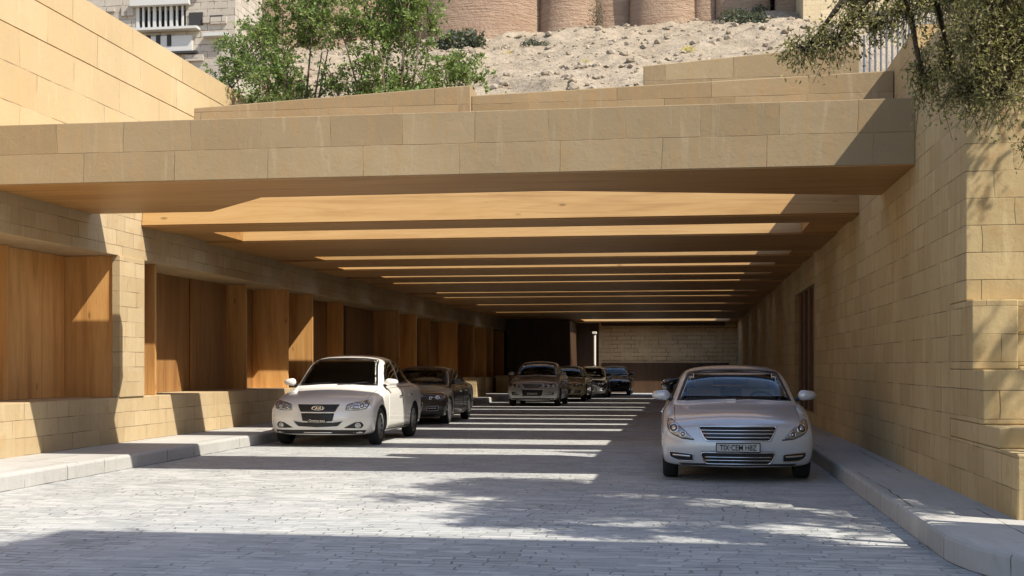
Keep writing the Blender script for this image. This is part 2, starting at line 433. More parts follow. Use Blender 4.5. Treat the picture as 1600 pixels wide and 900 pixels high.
# ------------------------------------------------------------------ left side of the passage
lw = thing('stone_wall', (XL, 8, 0), 'long left passage wall of stone with a low plinth, a lintel and timber panels between', 'wall')
MB().box(XL - 1.5, XL, 6, YB, 0, .94).build('plinth', M['left_stone'], lw, bevel=.012)
MB().box(XL - 1.5, XL - .01, 6, YB, 3.25, ZT).build('lintel', M['left_stone'], lw, bevel=.008)
MB().box(XL - .12, XL + .025, 18.66, 19.56, .94, 3.25).build('pillar', M['left_stone'], lw, bevel=.01)
MB().box(XL - 1.40, XL - .123, 18.70, 19.54, .943, 3.247).build('wood_fin', M['panel_wood'], lw, bevel=.004)
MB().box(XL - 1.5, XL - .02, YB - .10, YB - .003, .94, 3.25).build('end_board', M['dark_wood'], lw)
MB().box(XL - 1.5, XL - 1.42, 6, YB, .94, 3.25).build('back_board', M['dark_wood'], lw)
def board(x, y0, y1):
    MB().box(x - .05, x, y0, y1, .943, 3.247).build('wood_panel', M['panel_wood' if y1 < 18.8 else 'shade_board_wood'], lw, bevel=.004)
def fin(y, depth=.95, th=.07):
    MB().box(XL - 1.08, XL - 1.08 + depth, y, y + th, .943, 3.247).build('wood_fin', M['panel_wood'], lw, bevel=.004)
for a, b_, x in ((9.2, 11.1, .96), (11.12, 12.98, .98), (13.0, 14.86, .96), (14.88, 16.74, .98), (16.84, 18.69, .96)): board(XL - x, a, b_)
MB().box(XL - 1.38, XL - .82, 16.76, 16.83, .943, 3.247).build('wood_fin', M['panel_wood'], lw, bevel=.004)
fins = (20.3, 25.7, 27.5, 29.4, 33.3, 38.6, 41.2, 45.1, 48.8, 52.6, 56.0, 58.0, 61.5)
for y in fins: fin(y, .6 if y in (25.7, 33.3, 45.1) else .95)
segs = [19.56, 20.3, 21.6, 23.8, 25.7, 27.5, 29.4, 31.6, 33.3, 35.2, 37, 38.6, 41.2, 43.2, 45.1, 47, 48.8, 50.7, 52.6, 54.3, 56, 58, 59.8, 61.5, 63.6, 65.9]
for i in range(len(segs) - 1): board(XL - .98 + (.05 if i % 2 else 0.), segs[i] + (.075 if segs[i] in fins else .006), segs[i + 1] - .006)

uw = thing('retaining_wall', (XL, 10, 4.6), 'tall sunlit sandstone wall rising above the roof on the left', 'wall')
u = MB(); u.box(XL - .88, XL - .03, 6, 24.5, ZT + .003, 6.12); u.box(XL - .88, XL - .03, 6, 24.5, 6.135, 6.65); u.box(XL - .88, XL - .03, 6, 24.5, 6.665, 7.1); u.box(XL - .85, XL - .05, 6.01, 24.49, 6.1, 6.68)
u.build('wall_courses', M['high_stone'], uw)

# ------------------------------------------------------------------ right wall with stepped quoins, louvre door
rw = thing('stone_wall', (XR, 12.2, 0), 'shaded right passage wall of sandstone blocks with a stepped front end', 'wall')
f_ = MB()
f_.box(XR, XR + .6, 12.905, 14.7, 0, 5.05); f_.box(XR, XR + .6, 14.702, 26.3, 0, 5.43); f_.box(XR, XR + .6, 31.0, YB, 0, 5.43)
f_.box(XR, XR + .6, 26.3, 31.0, 3.2, 5.43); f_.box(XR, XR + .6, 26.3, 31.0, 0, .45)
f_.build('wall_face', M['wall_stone'], rw)
MB().box(XR - .001, XR + 4.5, 12.2, 14.6, 2.08, 5.06).build('upper_block', M['wall_stone'], rw, bevel=.012)
MB().box(XR + .002, XR + .42, 11.95, 12.9, 1.42, 2.077).build('quoin', M['wall_stone'], rw, bevel=.012)
MB().box(XR - .001, XR + .42, 11.5, 12.9, .92, 1.417).build('quoin', M['wall_stone'], rw, bevel=.012)
MB().box(XR + .003, XR + .42, 10.95, 12.9, .74, .917).build('quoin', M['wall_stone'], rw, bevel=.012)
MB().box(XR, XR + .42, 10.35, 12.9, 0, .737).build('quoin', M['wall_stone'], rw, bevel=.015)
for i in range(6):
    MB().box(XR + .424, XR + 4.4, 12.10 - .07 * (5 - i), 14.5, .18 + .317 * i + .002, .18 + .317 * (i + 1)).build('course', M['wall_stone'], rw, bevel=.012)
ld = thing('louvre_door', (XR + .3, 28.6, .45), 'dark reddish timber louvred opening in the shaded right wall', 'door')
MB().box(XR + .40, XR + .46, 26.31, 30.99, .453, 3.197).build('backing', M['dark_wood'], ld)
for y in (26.8, 27.9, 29.0, 30.1): MB().box(XR + .06, XR + .38, y, y + .42, .453, 3.197).build('louvre', M['red_wood'], ld, bevel=.01)

# ------------------------------------------------------------------ front beam, roof beams, parapets, back wall
sb = thing('front_beam', (-3.2, YF, ZS), 'deep stone clad beam across the mouth of the passage', 'beam')
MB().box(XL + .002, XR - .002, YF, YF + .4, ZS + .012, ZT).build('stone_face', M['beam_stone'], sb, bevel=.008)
def soffit_plan(y0, inset):
    return [(XL + .002, y0), (XR - .002, y0), (XR - .002, 17.35 - inset), (-1.75, 16.3 - inset), (-5.9, 16.35 - inset), (-7.2 - inset, 17.75 - inset), (XL + .002, 17.75 - inset)]
MB().prism(soffit_plan(YF + .012, 0), ZS, ZS + .045).build('wood_soffit', M['shade_soffit_wood'], sb)
MB().prism(soffit_plan(YF + .402, .01), ZS + .047, ZT - .003).build('deck', M['beam_wood'], sb)
slots = [(16.5, 19.5), (20.5, 22.25), (25.4, 26.5), (28.2, 29.15), (31.2, 31.95), (33.7, 34.4), (38.3, 39.05), (41, 41.75), (46, 46.8), (52.5, 53.4), (61.2, 64.6)]  # last wide slot is added to light the back wall
names = ['first broad timber roof beam behind the stone front beam', 'second timber roof beam back, wide soffit under the planting', 'third timber roof beam from the mouth, narrow and sunlit',
         'fourth timber roof beam from the mouth', 'fifth timber roof beam from the mouth', 'sixth timber roof beam, wide dark soffit deeper in', 'seventh timber roof beam deep in the passage', 'eighth timber roof beam deep in the passage',
         'ninth timber roof beam deep in the passage', 'tenth timber roof beam deep in the passage',
         'last timber roof panel running to the back wall']
for i, (a, b_) in enumerate(slots):
    e = slots[i + 1][0] if i + 1 < len(slots) else YB + .4
    o = thing('roof_beam', (-3.2, b_, ZS), names[i], 'roof beam', 'timber roof beams across the passage')
    sbm = MB(); X0, X1 = XL + .002, XR - .002; z0, z1 = ZS + .03, ZT - .002; ch = .13
    sbm.add([(X0, b_, z0), (X1, b_, z0), (X1, e, z0), (X0, e, z0), (X0, b_ + ch, z1), (X1, b_ + ch, z1), (X1, e, z1), (X0, e, z1)],
            [(0, 3, 2, 1), (4, 5, 6, 7), (0, 1, 5, 4), (1, 2, 6, 5), (2, 3, 7, 6), (3, 0, 4, 7)])
    sbm.build('side_boards', M['beam_wood'], o)
    if i: MB().box(XL + .004, -5.4 if i == len(slots) - 1 else -8.1 - .3 * (i % 2), a + .003, b_ - .003, ZS + .033, ZT - .01).build('infill', M['shade_soffit_wood'], o)
    if i: MB().box(2.14 - .12 * (i % 2), XR - .004, a + .003, b_ - .003, ZS + .033, ZT - .01).build('infill', M['shade_soffit_wood'], o)
    MB().box(XL + .002, XR - .002, b_ + .012, e - .012, ZS, ZS + .028).build('soffit', M['shade_soffit_wood'], o)
    0 and tag(o, names[i], 'roof beam', 'timber roof beams across the passage')
def slope_wall(x0, z0, x1, z1, y0, y1, zb, label, cat='parapet'):
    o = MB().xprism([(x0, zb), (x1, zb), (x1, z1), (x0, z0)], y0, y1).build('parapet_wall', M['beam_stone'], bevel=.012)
    return tag(o, label, cat)
slope_wall(-6.83, 5.06, -2.9, 5.25, 16.2, 16.7, ZT, 'left stone parapet in front of the green trees on the roof')
slope_wall(-2.897, 5.12, XR - .01, 5.27, 16.25, 16.72, ZT, 'middle stone parapet, the lowest one under the rocky hillside')
slope_wall(-.6, 5.60, 2.3, 5.80, 16.9, 17.4, ZT, 'upper right stone parapet stepping up beside the railing')

bw = thing('back_wall', (-3, YB, 0), 'pale stone wall closing the far end of the passage', 'wall')
MB().box(-4.75, XR, YB, YB + .5, 0, ZS).build('stone_face', M['back_stone'], bw)
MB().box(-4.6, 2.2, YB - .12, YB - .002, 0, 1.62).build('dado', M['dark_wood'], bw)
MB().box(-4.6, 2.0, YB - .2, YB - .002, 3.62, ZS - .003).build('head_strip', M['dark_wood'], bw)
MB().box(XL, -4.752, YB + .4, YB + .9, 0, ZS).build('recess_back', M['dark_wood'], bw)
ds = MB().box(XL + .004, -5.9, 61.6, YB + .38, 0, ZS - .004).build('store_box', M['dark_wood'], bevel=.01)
tag(ds, 'dark brown timber enclosure at the far left end of the passage', 'enclosure')
po = thing('jamb', (-4.72, 62.5, 0), 'slim pale post against the dark recess at the far end, its paleness standing for sunlight', 'jamb')  # slim stand-in for a sunlit door edge
MB().tube([(-4.72, 62.5, 0), (-4.72, 62.5, 3.1)], .075, 10).build('shaft', M['sunlit_jamb'], po, smooth=False)
MB().box(-4.83, -4.61, 62.39, 62.61, 3.1, 3.22).build('cap', M['sunlit_jamb'], po, bevel=.01)
for i, y in enumerate((48.0, 57.0)):
    o = MB().box(-9.0, -8.35, y, y + 2.3, .2, 1.0).build('stone_block', M['left_stone'], bevel=.02)
    tag(o, ['low stone block on the left pavement beside the gunmetal car', 'low stone block on the left pavement near the dark enclosure'][i], 'block')

# railing on the right wall
rl = thing('railing', (3.0, 18, 5.2), 'grey steel bar railing above the right wall at the end of the upper parapet', 'railing')
for i in range(20):
    x = 2.36 + i * .078
    MB().tube([(x, 18.0, 4.65), (x, 18.0, 5.85 if i < 2 else (6.2 if i < 3 else 6.5))], .017, 6).build('bar', M['steel'], rl)
MB().box(2.5, 3.9, 17.98, 18.02, 6.5, 6.54).build('top_rail', M['steel'], rl)

# a tall neighbouring house behind the viewer throws the shade over the foreground
nb = thing('stone_house', (9, -6, 0), 'plain stone house standing behind and to the right of the viewer', 'house')
hw = MB(); hw.box(4.6, 15, -16, 4.6, 0, 12.8); hw.box(3.4, 4.597, -16, 4.6, 0, 11.4); hw.build('wall', M['wall_stone'], nb)
MB().box(4.5, 15.3, -16.3, 4.85, 12.802, 13.1).build('cornice', M['beam_stone'], nb)

# ------------------------------------------------------------------ fortress and old house on the hill
ft = thing('fortress', (-12, 140, 36), 'brown brick fortress with round bastions on the hilltop', 'fortress')
def bastion(x0, x1, y, zb, bulge, top=66.):
    mb = MB(); n = 18; zs = [zb - 6, zb, zb + 4, zb + 9, top]; ks = [1.1, 1.0, .965, .94, .92]
    cx = (x0 + x1) / 2; hw = (x1 - x0) / 2
    for z, q in zip(zs, ks):
        for j in range(n + 1):
            t = math.pi * j / n
            mb.v.append((cx - math.cos(t) * hw * (1 + (q - .97) * .5), y - math.sin(t) * bulge * q - (q - .92) * 9, z))
        mb.v.append((x1, y + 8, z)); mb.v.append((x0, y + 8, z))
    m_ = n + 3
    for r in range(len(zs) - 1):
        for j in range(m_): mb.f.append((r * m_ + j, r * m_ + (j + 1) % m_, (r + 1) * m_ + (j + 1) % m_, (r + 1) * m_ + j)); mb.mi.append(0)
    mb.f.append(tuple((len(zs) - 1) * m_ + j for j in range(m_))); mb.mi.append(0)
    o = mb.build('bastion', M['fort'], ft, smooth=True)
    return o
for x0, x1, y, zb, bl in ((-62, -51.5, 141, 40, 4), (-51.8, -44.5, 141, 40, 4), (-45.5, -34.6, 141, 40, 5), (-35, -30.6, 141.5, 39.4, 1.6), (-31.3, -16.2, 140.5, 39.6, 6.5), (-17, -10.2, 140, 39.8, 3.8), (-10.8, -5.9, 140, 41.3, 1.2),
                          (-6.4, 1.0, 139, 41.2, 3.0), (.6, 3.5, 138.5, 41.0, 1.0), (3.2, 9.0, 137.5, 40.8, 1.2), (9.6, 12.4, 137.5, 40.8, .5)):
    bastion(x0, x1, y, zb, bl)
MB().box(-62, 13, 142, 150, 30, 64).build('curtain_wall', M['fort'], ft)
cw_ = thing('cream_house', (15, 130, 35), 'cream stone building on the hill partly behind the overhanging branches', 'house')
MB().box(11.8, 30, 128, 138, 34, 52).build('wall', M['cream_wall'], cw_)
MB().box(13.5, 14.3, 127.9, 128.1, 43, 45).build('window', M['void'], cw_)
MB().box(16.0, 16.8, 127.9, 128.1, 43, 45).build('window', M['void'], cw_)

oh = thing('old_house', (-40, 92, 20), 'weathered grey stone house with a white columned loggia on the hill', 'house')
w = MB()
w.box(-56, -42.7, 90, 96, 16, 36); w.box(-38.6, -34.6, 90.003, 96, 16, 36); w.box(-42.7, -38.6, 90.006, 96, 16, 27.7); w.box(-42.7, -38.6, 90.006, 96, 29.5, 36); w.box(-42.7, -38.6, 91.2, 96, 27.7, 29.5)
for i in range(60):
    x = random.uniform(-50, -36.2); z = random.uniform(20, 33)
    if -43.6 < x < -37.6 and 25.8 < z < 30: continue
    w.box(x, x + random.uniform(.3, 1.5), 89.97 - random.uniform(.03, .25), 90.2, z, z + random.uniform(.2, .8))
w.build('wall', M['old_stone'], oh)
MB().box(-43.1, -37.4, 89.2, 90.2, 27.5, 27.69).build('balcony_slab', M['old_white'], oh)
MB().box(-43.0, -38.2, 89.5, 90.2, 29.5, 29.95).build('canopy', M['old_white'], oh)
MB().box(-42.69, -38.61, 91.1, 91.19, 27.71, 29.49).build('loggia_back', M['void'], oh)
for i in range(9):
    x = -42.55 + i * .46; MB().box(x - .07 - .05 * (i % 3 == 0), x + .07 + .05 * (i % 3 == 0), 89.95, 90.15, 27.7, 29.5).build('column', M['old_white'], oh)
MB().box(-38.3, -37.2, 89.9, 90.1, 27.9, 28.9).build('window', M['void'], oh)
MB().box(-36.6, -35.6, 89.85, 90.1, 28.0, 28.6).build('window', M['void'], oh)
MB().box(-37.0, -35.0, 89.4, 90.1, 26.9, 27.15).build('sill', M['old_white'], oh)
MB().box(-42.0, -38.0, 89.7, 90.1, 25.9, 27.1).build('lower_gallery', M['old_white'], oh)
for x in (-41.7, -40.9, -40.0): MB().box(x, x + .35, 89.66, 89.72, 26.3, 27.2).build('window', M['void'], oh)
MB().box(-42.4, -37.6, 89.6, 89.95, 25.7, 25.88).build('ledge', M['void'], oh)

# ------------------------------------------------------------------ foliage
def leaves_mesh(name, P, D, L, Wd, mat, parent, kind=None):
    """one bent diamond per leaf: base P, direction D, length L, half width Wd (arrays)"""
    n = len(P)
    r_ = rng.normal(size=(n, 3)); S = np.cross(D, r_); S /= np.linalg.norm(S, axis=1, keepdims=True) + 1e-9
    Nn = np.cross(S, D)
    mid = P + D * (L * .5)[:, None] + Nn * (L * .10)[:, None]
    v = np.stack([P, mid + S * Wd[:, None], P + D * L[:, None], mid - S * Wd[:, None]], 1).reshape(-1, 3)
    off = np.array(parent_world(parent)) if parent else 0
    v = v - off
    me = bpy.data.meshes.new(name)
    me.vertices.add(4 * n); me.vertices.foreach_set('co', v.astype(np.float32).ravel())
    me.loops.add(4 * n); me.loops.foreach_set('vertex_index', np.arange(4 * n, dtype=np.int32))
    me.polygons.add(n); me.polygons.foreach_set('loop_start', np.arange(0, 4 * n, 4, dtype=np.int32))
    me.update(calc_edges=True); me.validate()
    me.materials.append(mat)
    o = bpy.data.objects.new(name, me); COL.objects.link(o)
    if parent: o.parent = parent
    if kind: o['kind'] = kind
    return o
def unit(a): return a / (np.linalg.norm(a, axis=1, keepdims=True) + 1e-9)

def tree(name, loc, stems, clumps, ntwig, per, L, label, cat, lm, group=None, droop=0., up=.5, r0=.06, shape=.22, tw=.007):
    """stems: list of polylines from ground; clumps: (centre, radii). Twigs run from each clump's heart to its shell with leaves on the outer part"""
    t = thing(name, loc, label, cat, group)
    tr = MB()
    ends = []
    for pl in stems:
        m_ = len(pl); tr.tube(pl, [r0 * (1 - .75 * i / (m_ - 1)) for i in range(m_)], 7); ends += [Vector(p) for p in pl[1:]]
    P = []; D = []
    P_ = []
    for cq in clumps:
        c, rr = cq[:2]; big = cq[2] if len(cq) > 2 else 1.; n0 = len(P)
        c = Vector(c); rr = Vector(rr)
        e = min(ends, key=lambda q: (q - c).length)
        md = (e + c) / 2 + Vector((random.uniform(-.1, .1), random.uniform(-.1, .1), random.uniform(-.02, .15)))
        tr.tube([e, md, c], [r0 * .4, r0 * .3, r0 * .18], 5)
        for _ in range(ntwig):
            d = Vector((random.gauss(0, 1), random.gauss(0, 1), random.gauss(0, 1))).normalized()
            k = random.random() ** .45
            tip = c + Vector((d.x * rr.x, d.y * rr.y, d.z * rr.z)) * k * random.choice((1, 1, 1, 1.2)) + Vector((0, 0, -droop * random.random()))
            s0 = c + Vector((d.x * rr.x, d.y * rr.y, d.z * rr.z)) * .15
            mp = (s0 + tip) / 2 + Vector((random.gauss(0, .05), random.gauss(0, .05), .06 + droop * .25))
            tr.tube([s0, mp, tip], [tw, tw * .7, tw * .35], 3)
            for i in range(per):
                q = .25 + .75 * random.random()
                p = (s0.lerp(mp, q * 2) if q < .5 else mp.lerp(tip, q * 2 - 1))
                P.append(p + Vector((random.gauss(0, .03), random.gauss(0, .03), random.gauss(0, .03))))
                dd = (tip - s0).normalized() * .5 + Vector((random.gauss(0, .6), random.gauss(0, .6), random.gauss(0, .5) + up - droop * .9))
                D.append(dd)
        P_ += [big] * (len(P) - n0)
    tr.build('trunk', M['bark'], t, smooth=True)
    P = np.array(P); D = unit(np.array(D)); n = len(P)
    Ls = L * rng.uniform(.6, 1.35, n) * np.array(P_)
    leaves_mesh('crown', P, D, Ls, Ls * shape, lm, t)
    return t

# shrubby trees on the roof
def roof_tree(x, y, hgt, spread, label, nst=8, ncl=60, dens=1.):
    base = (x, y, ZT); stems = []; cl = []
    for i in range(nst):
        a = 2 * math.pi * i / nst + random.uniform(-.3, .3); k = random.uniform(.35, 1.)
        sx, sy = math.cos(a) * spread * k, math.sin(a) * spread * .6 * k
        hh = hgt * (1 - .30 * k * k) * random.uniform(.85, 1.)
        stems.append([(x + sx * .08, y + sy * .08, ZT - .02), (x + sx * .35, y + sy * .35, ZT + hh * .3), (x + sx * .65, y + sy * .65, ZT + hh * .6), (x + sx * .9, y + sy * .9, ZT + hh * .85)])
    for i in range(ncl):
        q = random.random(); a = random.uniform(0, 6.283); rr = spread * random.random() ** .5 * (1.05 - .55 * q ** 2)
        s_ = random.uniform(.34, .62)
        cl.append(((x + math.cos(a) * rr, y + math.sin(a) * rr * .6, ZT + .25 + (hgt - .45) * q), (s_ * 1.1, s_, s_ * .8)))
    tree('bushy_tree', base, stems, cl, int(15 * dens), 13, .072, label, 'tree', M['leaf_green'], 'leafy trees behind the roof parapet', 0., .25, .045, .30, .005)
roof_tree(-9.95, 27.4, 4.9, 1.7, 'leftmost bushy green tree showing over the slanting top of the tall sunlit wall', 8, 90)
roof_tree(-7.9, 23.9, 4.6, 1.45, 'bushy green tree behind the left parapet, second from the tall sunlit wall', 9, 88)
roof_tree(-5.75, 23.5, 4.7, 1.75, 'tallest leafy green tree behind the parapet, middle of the row', 11, 128)
roof_tree(-4.1, 23.2, 2.1, 1.3, 'low airy green tree at the right end of the row on the roof', 7, 40, .75)

# overhanging olive tree on the right, reaching in over the pavement
stems = [[(5.2, 8.6, .2), (5.05, 8.7, 1.6), (4.6, 8.9, 3.0), (4.0, 9.0, 4.0), (3.3, 9.1, 4.5), (2.3, 9.2, 4.55), (1.5, 9.3, 4.35)],
         [(5.05, 8.7, 1.6), (5.0, 9.2, 3.0), (4.2, 9.7, 4.6), (3.2, 9.9, 5.1), (2.2, 10.0, 5.0)],
         [(5.0, 9.2, 3.0), (5.2, 9.8, 5.0), (5.4, 10.2, 6.4), (5.6, 10.5, 7.4)],
         [(5.2, 9.8, 5.0), (4.6, 10.3, 6.2), (4.2, 10.8, 7.2)],
         [(5.2, 9.8, 5.0), (6.0, 9.6, 6.3), (6.6, 9.6, 7.2)],
         [(4.6, 8.9, 3.0), (3.9, 8.7, 3.7), (3.3, 8.9, 3.9), (2.75, 9.1, 3.75)]]
cl = []
def c_(x, y, z, rx, ry, rz): cl.append(((x, y, z), (rx, ry, rz)))
for i in range(12): c_(random.uniform(1.95, 2.6), random.uniform(8.8, 9.4), random.uniform(3.35, 4.2), .26, .26, .26)
for i in range(17): c_(random.uniform(2.0, 3.9), random.uniform(8.7, 10.4), random.uniform(3.95, 5.4), .42, .42, .36)
for i in range(14): c_(random.uniform(2.45, 3.4), random.uniform(8.8, 9.6), random.uniform(3.0, 4.0), .30, .30, .30)
for x, y, z in ((2.62, 9.1, 3.0), (2.75, 9.2, 2.85), (2.95, 9.0, 2.7), (2.85, 9.3, 2.55), (3.1, 9.2, 2.6)): c_(x, y, z, .2, .2, .3)
for x, y, z in ((1.9, 9.3, 4.15), (1.6, 9.3, 4.05), (1.35, 9.35, 3.98), (1.1, 9.4, 3.9), (.9, 9.4, 3.85), (2.05, 9.8, 4.3), (1.75, 9.6, 4.3), (1.3, 9.6, 4.25)): c_(x, y, z, .28, .26, .15)
for x, y, z in ((2.1, 9.4, 3.55), (1.95, 9.5, 3.75), (1.75, 9.5, 3.6)): c_(x, y, z, .13, .13, .32)
n_up = 0  # upper crown out of view: clumps added and placed to shade the road
while n_up < 66:
    x, y = random.uniform(3.4, 7.2), random.uniform(8.5, 12.2)
    if x > 4.7 and y > 9.9: continue
    cl.append(((x, y, random.uniform(6.1, 8.2)), (.65, .65, .5), 1.9)); n_up += 1
for i in range(34): cl.append(((random.uniform(2.3, 4.6), random.uniform(10.2, 12.3), random.uniform(6.3, 7.6)), (.65, .65, .5), 1.9))  # more unseen clumps, added to widen that shade
tree('olive_tree', (5.2, 8.6, .2), stems, cl, 38, 20, .037, 'olive leaved tree overhanging the right pavement from the edge of the frame', 'tree', M['leaf_olive'], None, .16, .05, .075, .20, .0045)

# scrub on the hill, one thing each
def scrub(x, y, r, label, mat='leaf_scrub', flat=.6, n=420, name='shrub', cat='shrub', group='shrubs on the rocky hillside'):
    z = hill_z(x, y)
    t = thing(name, (x, y, z), label, cat, group)
    d = rng.normal(size=(n, 3)); d = unit(d); k = rng.random(n) ** .35
    P = np.array((x, y, z + r * flat * .45)) + d * k[:, None] * np.array((r, r * .8, r * flat)) * (1 + .25 * np.sin(d[:, :1] * 5 + d[:, 1:2] * 4))
    Ls = r * rng.uniform(.10, .22, n)
    leaves_mesh('foliage', P, unit(d + rng.normal(size=(n, 3)) * .7), Ls, Ls * .4, M[mat], t)
    st = MB()
    for i in range(5):
        a = i * 1.26; st.tube([(x, y, z - .1), (x + math.cos(a) * r * .5, y + math.sin(a) * r * .4, z + r * flat * .8)], [r * .04, r * .015], 5)
    st.build('stem', M['bark'], t)
scrub(-22.9, 123.9, 2.4, 'broad dark shrub below the fortress beside the green trees', n=1500)
scrub(-25.6, 124.5, 1.6, 'dark shrub at the fortress foot half behind the green trees', n=700)
scrub(-15.7, 122.6, 1.0, 'small dark shrub on the hillside under the largest bastion', flat=.5)
scrub(-14.4, 122.2, .7, 'tiny grey shrub next to the small one under the largest bastion', flat=.5)
scrub(6.4, 123.1, 1.7, 'rounded grey shrub in front of the right bastions, nearest of the three', n=900, flat=.5)
scrub(5.1, 130.4, 1.5, 'grey shrub behind the rounded one at the right bastions', n=700, flat=.5)
scrub(7.9, 133.6, 1.0, 'small grey shrub right at the foot of the right bastions')
scrub(-9.9, 134.6, .9, 'tall narrow green growth climbing beside a bastion', flat=3.2, n=800)
scrub(-8.6, 103.6, .45, 'little hillside clump with yellow flowers in the middle of the slope', 'leaf_yellow', .4, 120, 'flower_clump', 'flowers', 'yellow flower clumps on the hillside')
scrub(.1, 107.5, .65, 'largest yellow flower clump, on the right of the slope', 'leaf_yellow', .45, 200, 'flower_clump', 'flowers', 'yellow flower clumps on the hillside')
scrub(-17.2, 117.3, .4, 'little yellow flower clump under the largest bastion', 'leaf_yellow', .4, 100, 'flower_clump', 'flowers', 'yellow flower clumps on the hillside')

P0 = np.stack([rng.normal(4.1, .35, 900), rng.normal(4.0, .45, 900), 11.4 + rng.random(900) * 1.1], 1)
rs = thing('shade_shrub', (4.1, 4.0, 11.4), 'unseen shrub added to break up the shadow edge of the house roof', 'shrub')  # out of view, added to ruffle the shadow edge on the road
leaves_mesh('foliage', P0, unit(rng.normal(size=(900, 3))), rng.uniform(.12, .24, 900), np.full(900, .05), M['leaf_green'], rs)
# dry grass along the left wall's foot on the roof
gt = tag(leaves_mesh('dry_grass', *(lambda P: (P, unit(np.stack([rng.normal(0, .3, len(P)), rng.normal(0, .3, len(P)), np.ones(len(P))], 1)), rng.uniform(.1, .35, len(P)), np.full(len(P), .012)))(np.stack([rng.uniform(-9.0, -6.6, 700), rng.uniform(22.4, 24.9, 700), np.full(700, ZT)], 1)), M['leaf_olive'], None), kind='stuff')

# ------------------------------------------------------------------ cars
def subdivided(bm, lv):
    me = bpy.data.meshes.new('tmp'); bm.to_mesh(me)
    o = bpy.data.objects.new('tmp', me); COL.objects.link(o)
    sm = o.modifiers.new('s', 'SUBSURF'); sm.levels = lv; sm.render_levels = lv
    bpy.context.view_layer.update()
    dg = bpy.context.evaluated_depsgraph_get()
    out = bpy.data.meshes.new_from_object(o.evaluated_get(dg))
    bpy.data.objects.remove(o); bpy.data.meshes.remove(me)
    return out
# half sections: (y, bow, [P1..P9 as (x, z)], z0 bottom centre, z10 top centre, slant y offset per point)
def car_sections(kind):
    hi = 1.0 if kind == 'suv' else 0.
    S = []
    def st(y, bow, pts, z0, zt, dy=None): S.append((y, bow, [(0, z0)] + pts + [(0, zt)], dy or [0] * 11))
    fd = [.10, .09, .05, .01, .0, .015, .035, .06, .095, .115, .12]
    st(.0, .27, [(.62, .195), (.83, .24), (.885, .35), (.888, .47), (.882, .55), (.872, .615), (.83, .665), (.66, .695), (.34, .72)], .20, .725, fd)
    st(.17, .22, [(.70, .185), (.87, .23), (.905, .40), (.907, .55), (.897, .645), (.85, .712), (.74, .74), (.55, .765), (.28, .785)], .185, .79, [.03, .03, .02, 0, 0, 0, .02, .03, .05, .06, .06])
    st(.45, .14, [(.74, .18), (.885, .225), (.915, .45), (.915, .64), (.895, .725), (.83, .785), (.70, .805), (.50, .825), (.25, .845)], .175, .85)
    st(.85, .05, [(.75, .18), (.895, .22), (.922, .48), (.922, .71), (.90, .80), (.82, .855), (.68, .87), (.48, .89), (.24, .905)], .175, .91)
    st(1.20, .02, [(.76, .18), (.90, .22), (.925, .50), (.925, .76), (.90, .855), (.82, .905), (.69, .925), (.48, .945), (.24, .96)], .175, .965)
    st(1.34, 0, [(.76, .18), (.90, .22), (.925, .50), (.925, .775), (.90, .872), (.82, .925), (.745, .945), (.58, .985), (.30, 1.005)], .175, 1.01)
    st(1.60, 0, [(.76, .18), (.90, .22), (.925, .50), (.925, .79), (.90, .885), (.825, .945), (.765, 1.03), (.66, 1.13), (.33, 1.165)], .175, 1.175)
    st(1.90, 0, [(.76, .18), (.90, .22), (.925, .50), (.925, .80), (.90, .893), (.825, .955), (.755, 1.15), (.66, 1.30), (.34, 1.337)], .175, 1.345)
    st(2.15, 0, [(.76, .18), (.90, .22), (.925, .50), (.925, .80), (.90, .90), (.825, .96), (.745, 1.195), (.645, 1.385), (.34, 1.428)], .175, 1.435)
    st(2.65, 0, [(.76, .18), (.90, .22), (.925, .50), (.925, .81), (.90, .905), (.825, .965), (.745, 1.21), (.64, 1.42), (.34, 1.467)], .175, 1.475)
    st(3.20, 0, [(.76, .18), (.90, .22), (.925, .50), (.925, .82), (.90, .91), (.825, .97), (.745, 1.20), (.63, 1.39), (.34, 1.442)], .175, 1.45)
    st(3.62, 0, [(.76, .18), (.90, .22), (.925, .50), (.925, .83), (.90, .92), (.82, .98), (.735, 1.16), (.60, 1.305), (.32, 1.355)], .175, 1.365)
    st(3.98, 0, [(.76, .19), (.90, .23), (.925, .50), (.925, .84), (.895, .93), (.81, .99), (.735, 1.06), (.61, 1.145), (.32, 1.185)], .18, 1.195)
    st(4.22, .03, [(.76, .20), (.895, .24), (.92, .50), (.918, .84), (.885, .935), (.80, .99), (.70, 1.02), (.50, 1.04), (.25, 1.05)], .19, 1.055)
    st(4.50, .0, [(.74, .22), (.88, .26), (.905, .50), (.90, .83), (.87, .925), (.79, .98), (.68, 1.00), (.48, 1.015), (.24, 1.025)], .21, 1.03)
    st(4.74, -.16, [(.70, .25), (.86, .29), (.885, .50), (.88, .80), (.855, .89), (.79, .945), (.66, .975), (.46, .99), (.23, 1.0)], .24, 1.005)
    st(4.86, -.24, [(.62, .29), (.80, .33), (.85, .48), (.845, .70), (.83, .78), (.78, .84), (.64, .88), (.44, .90), (.22, .91)], .28, .915)
    return S
LEN = 4.86
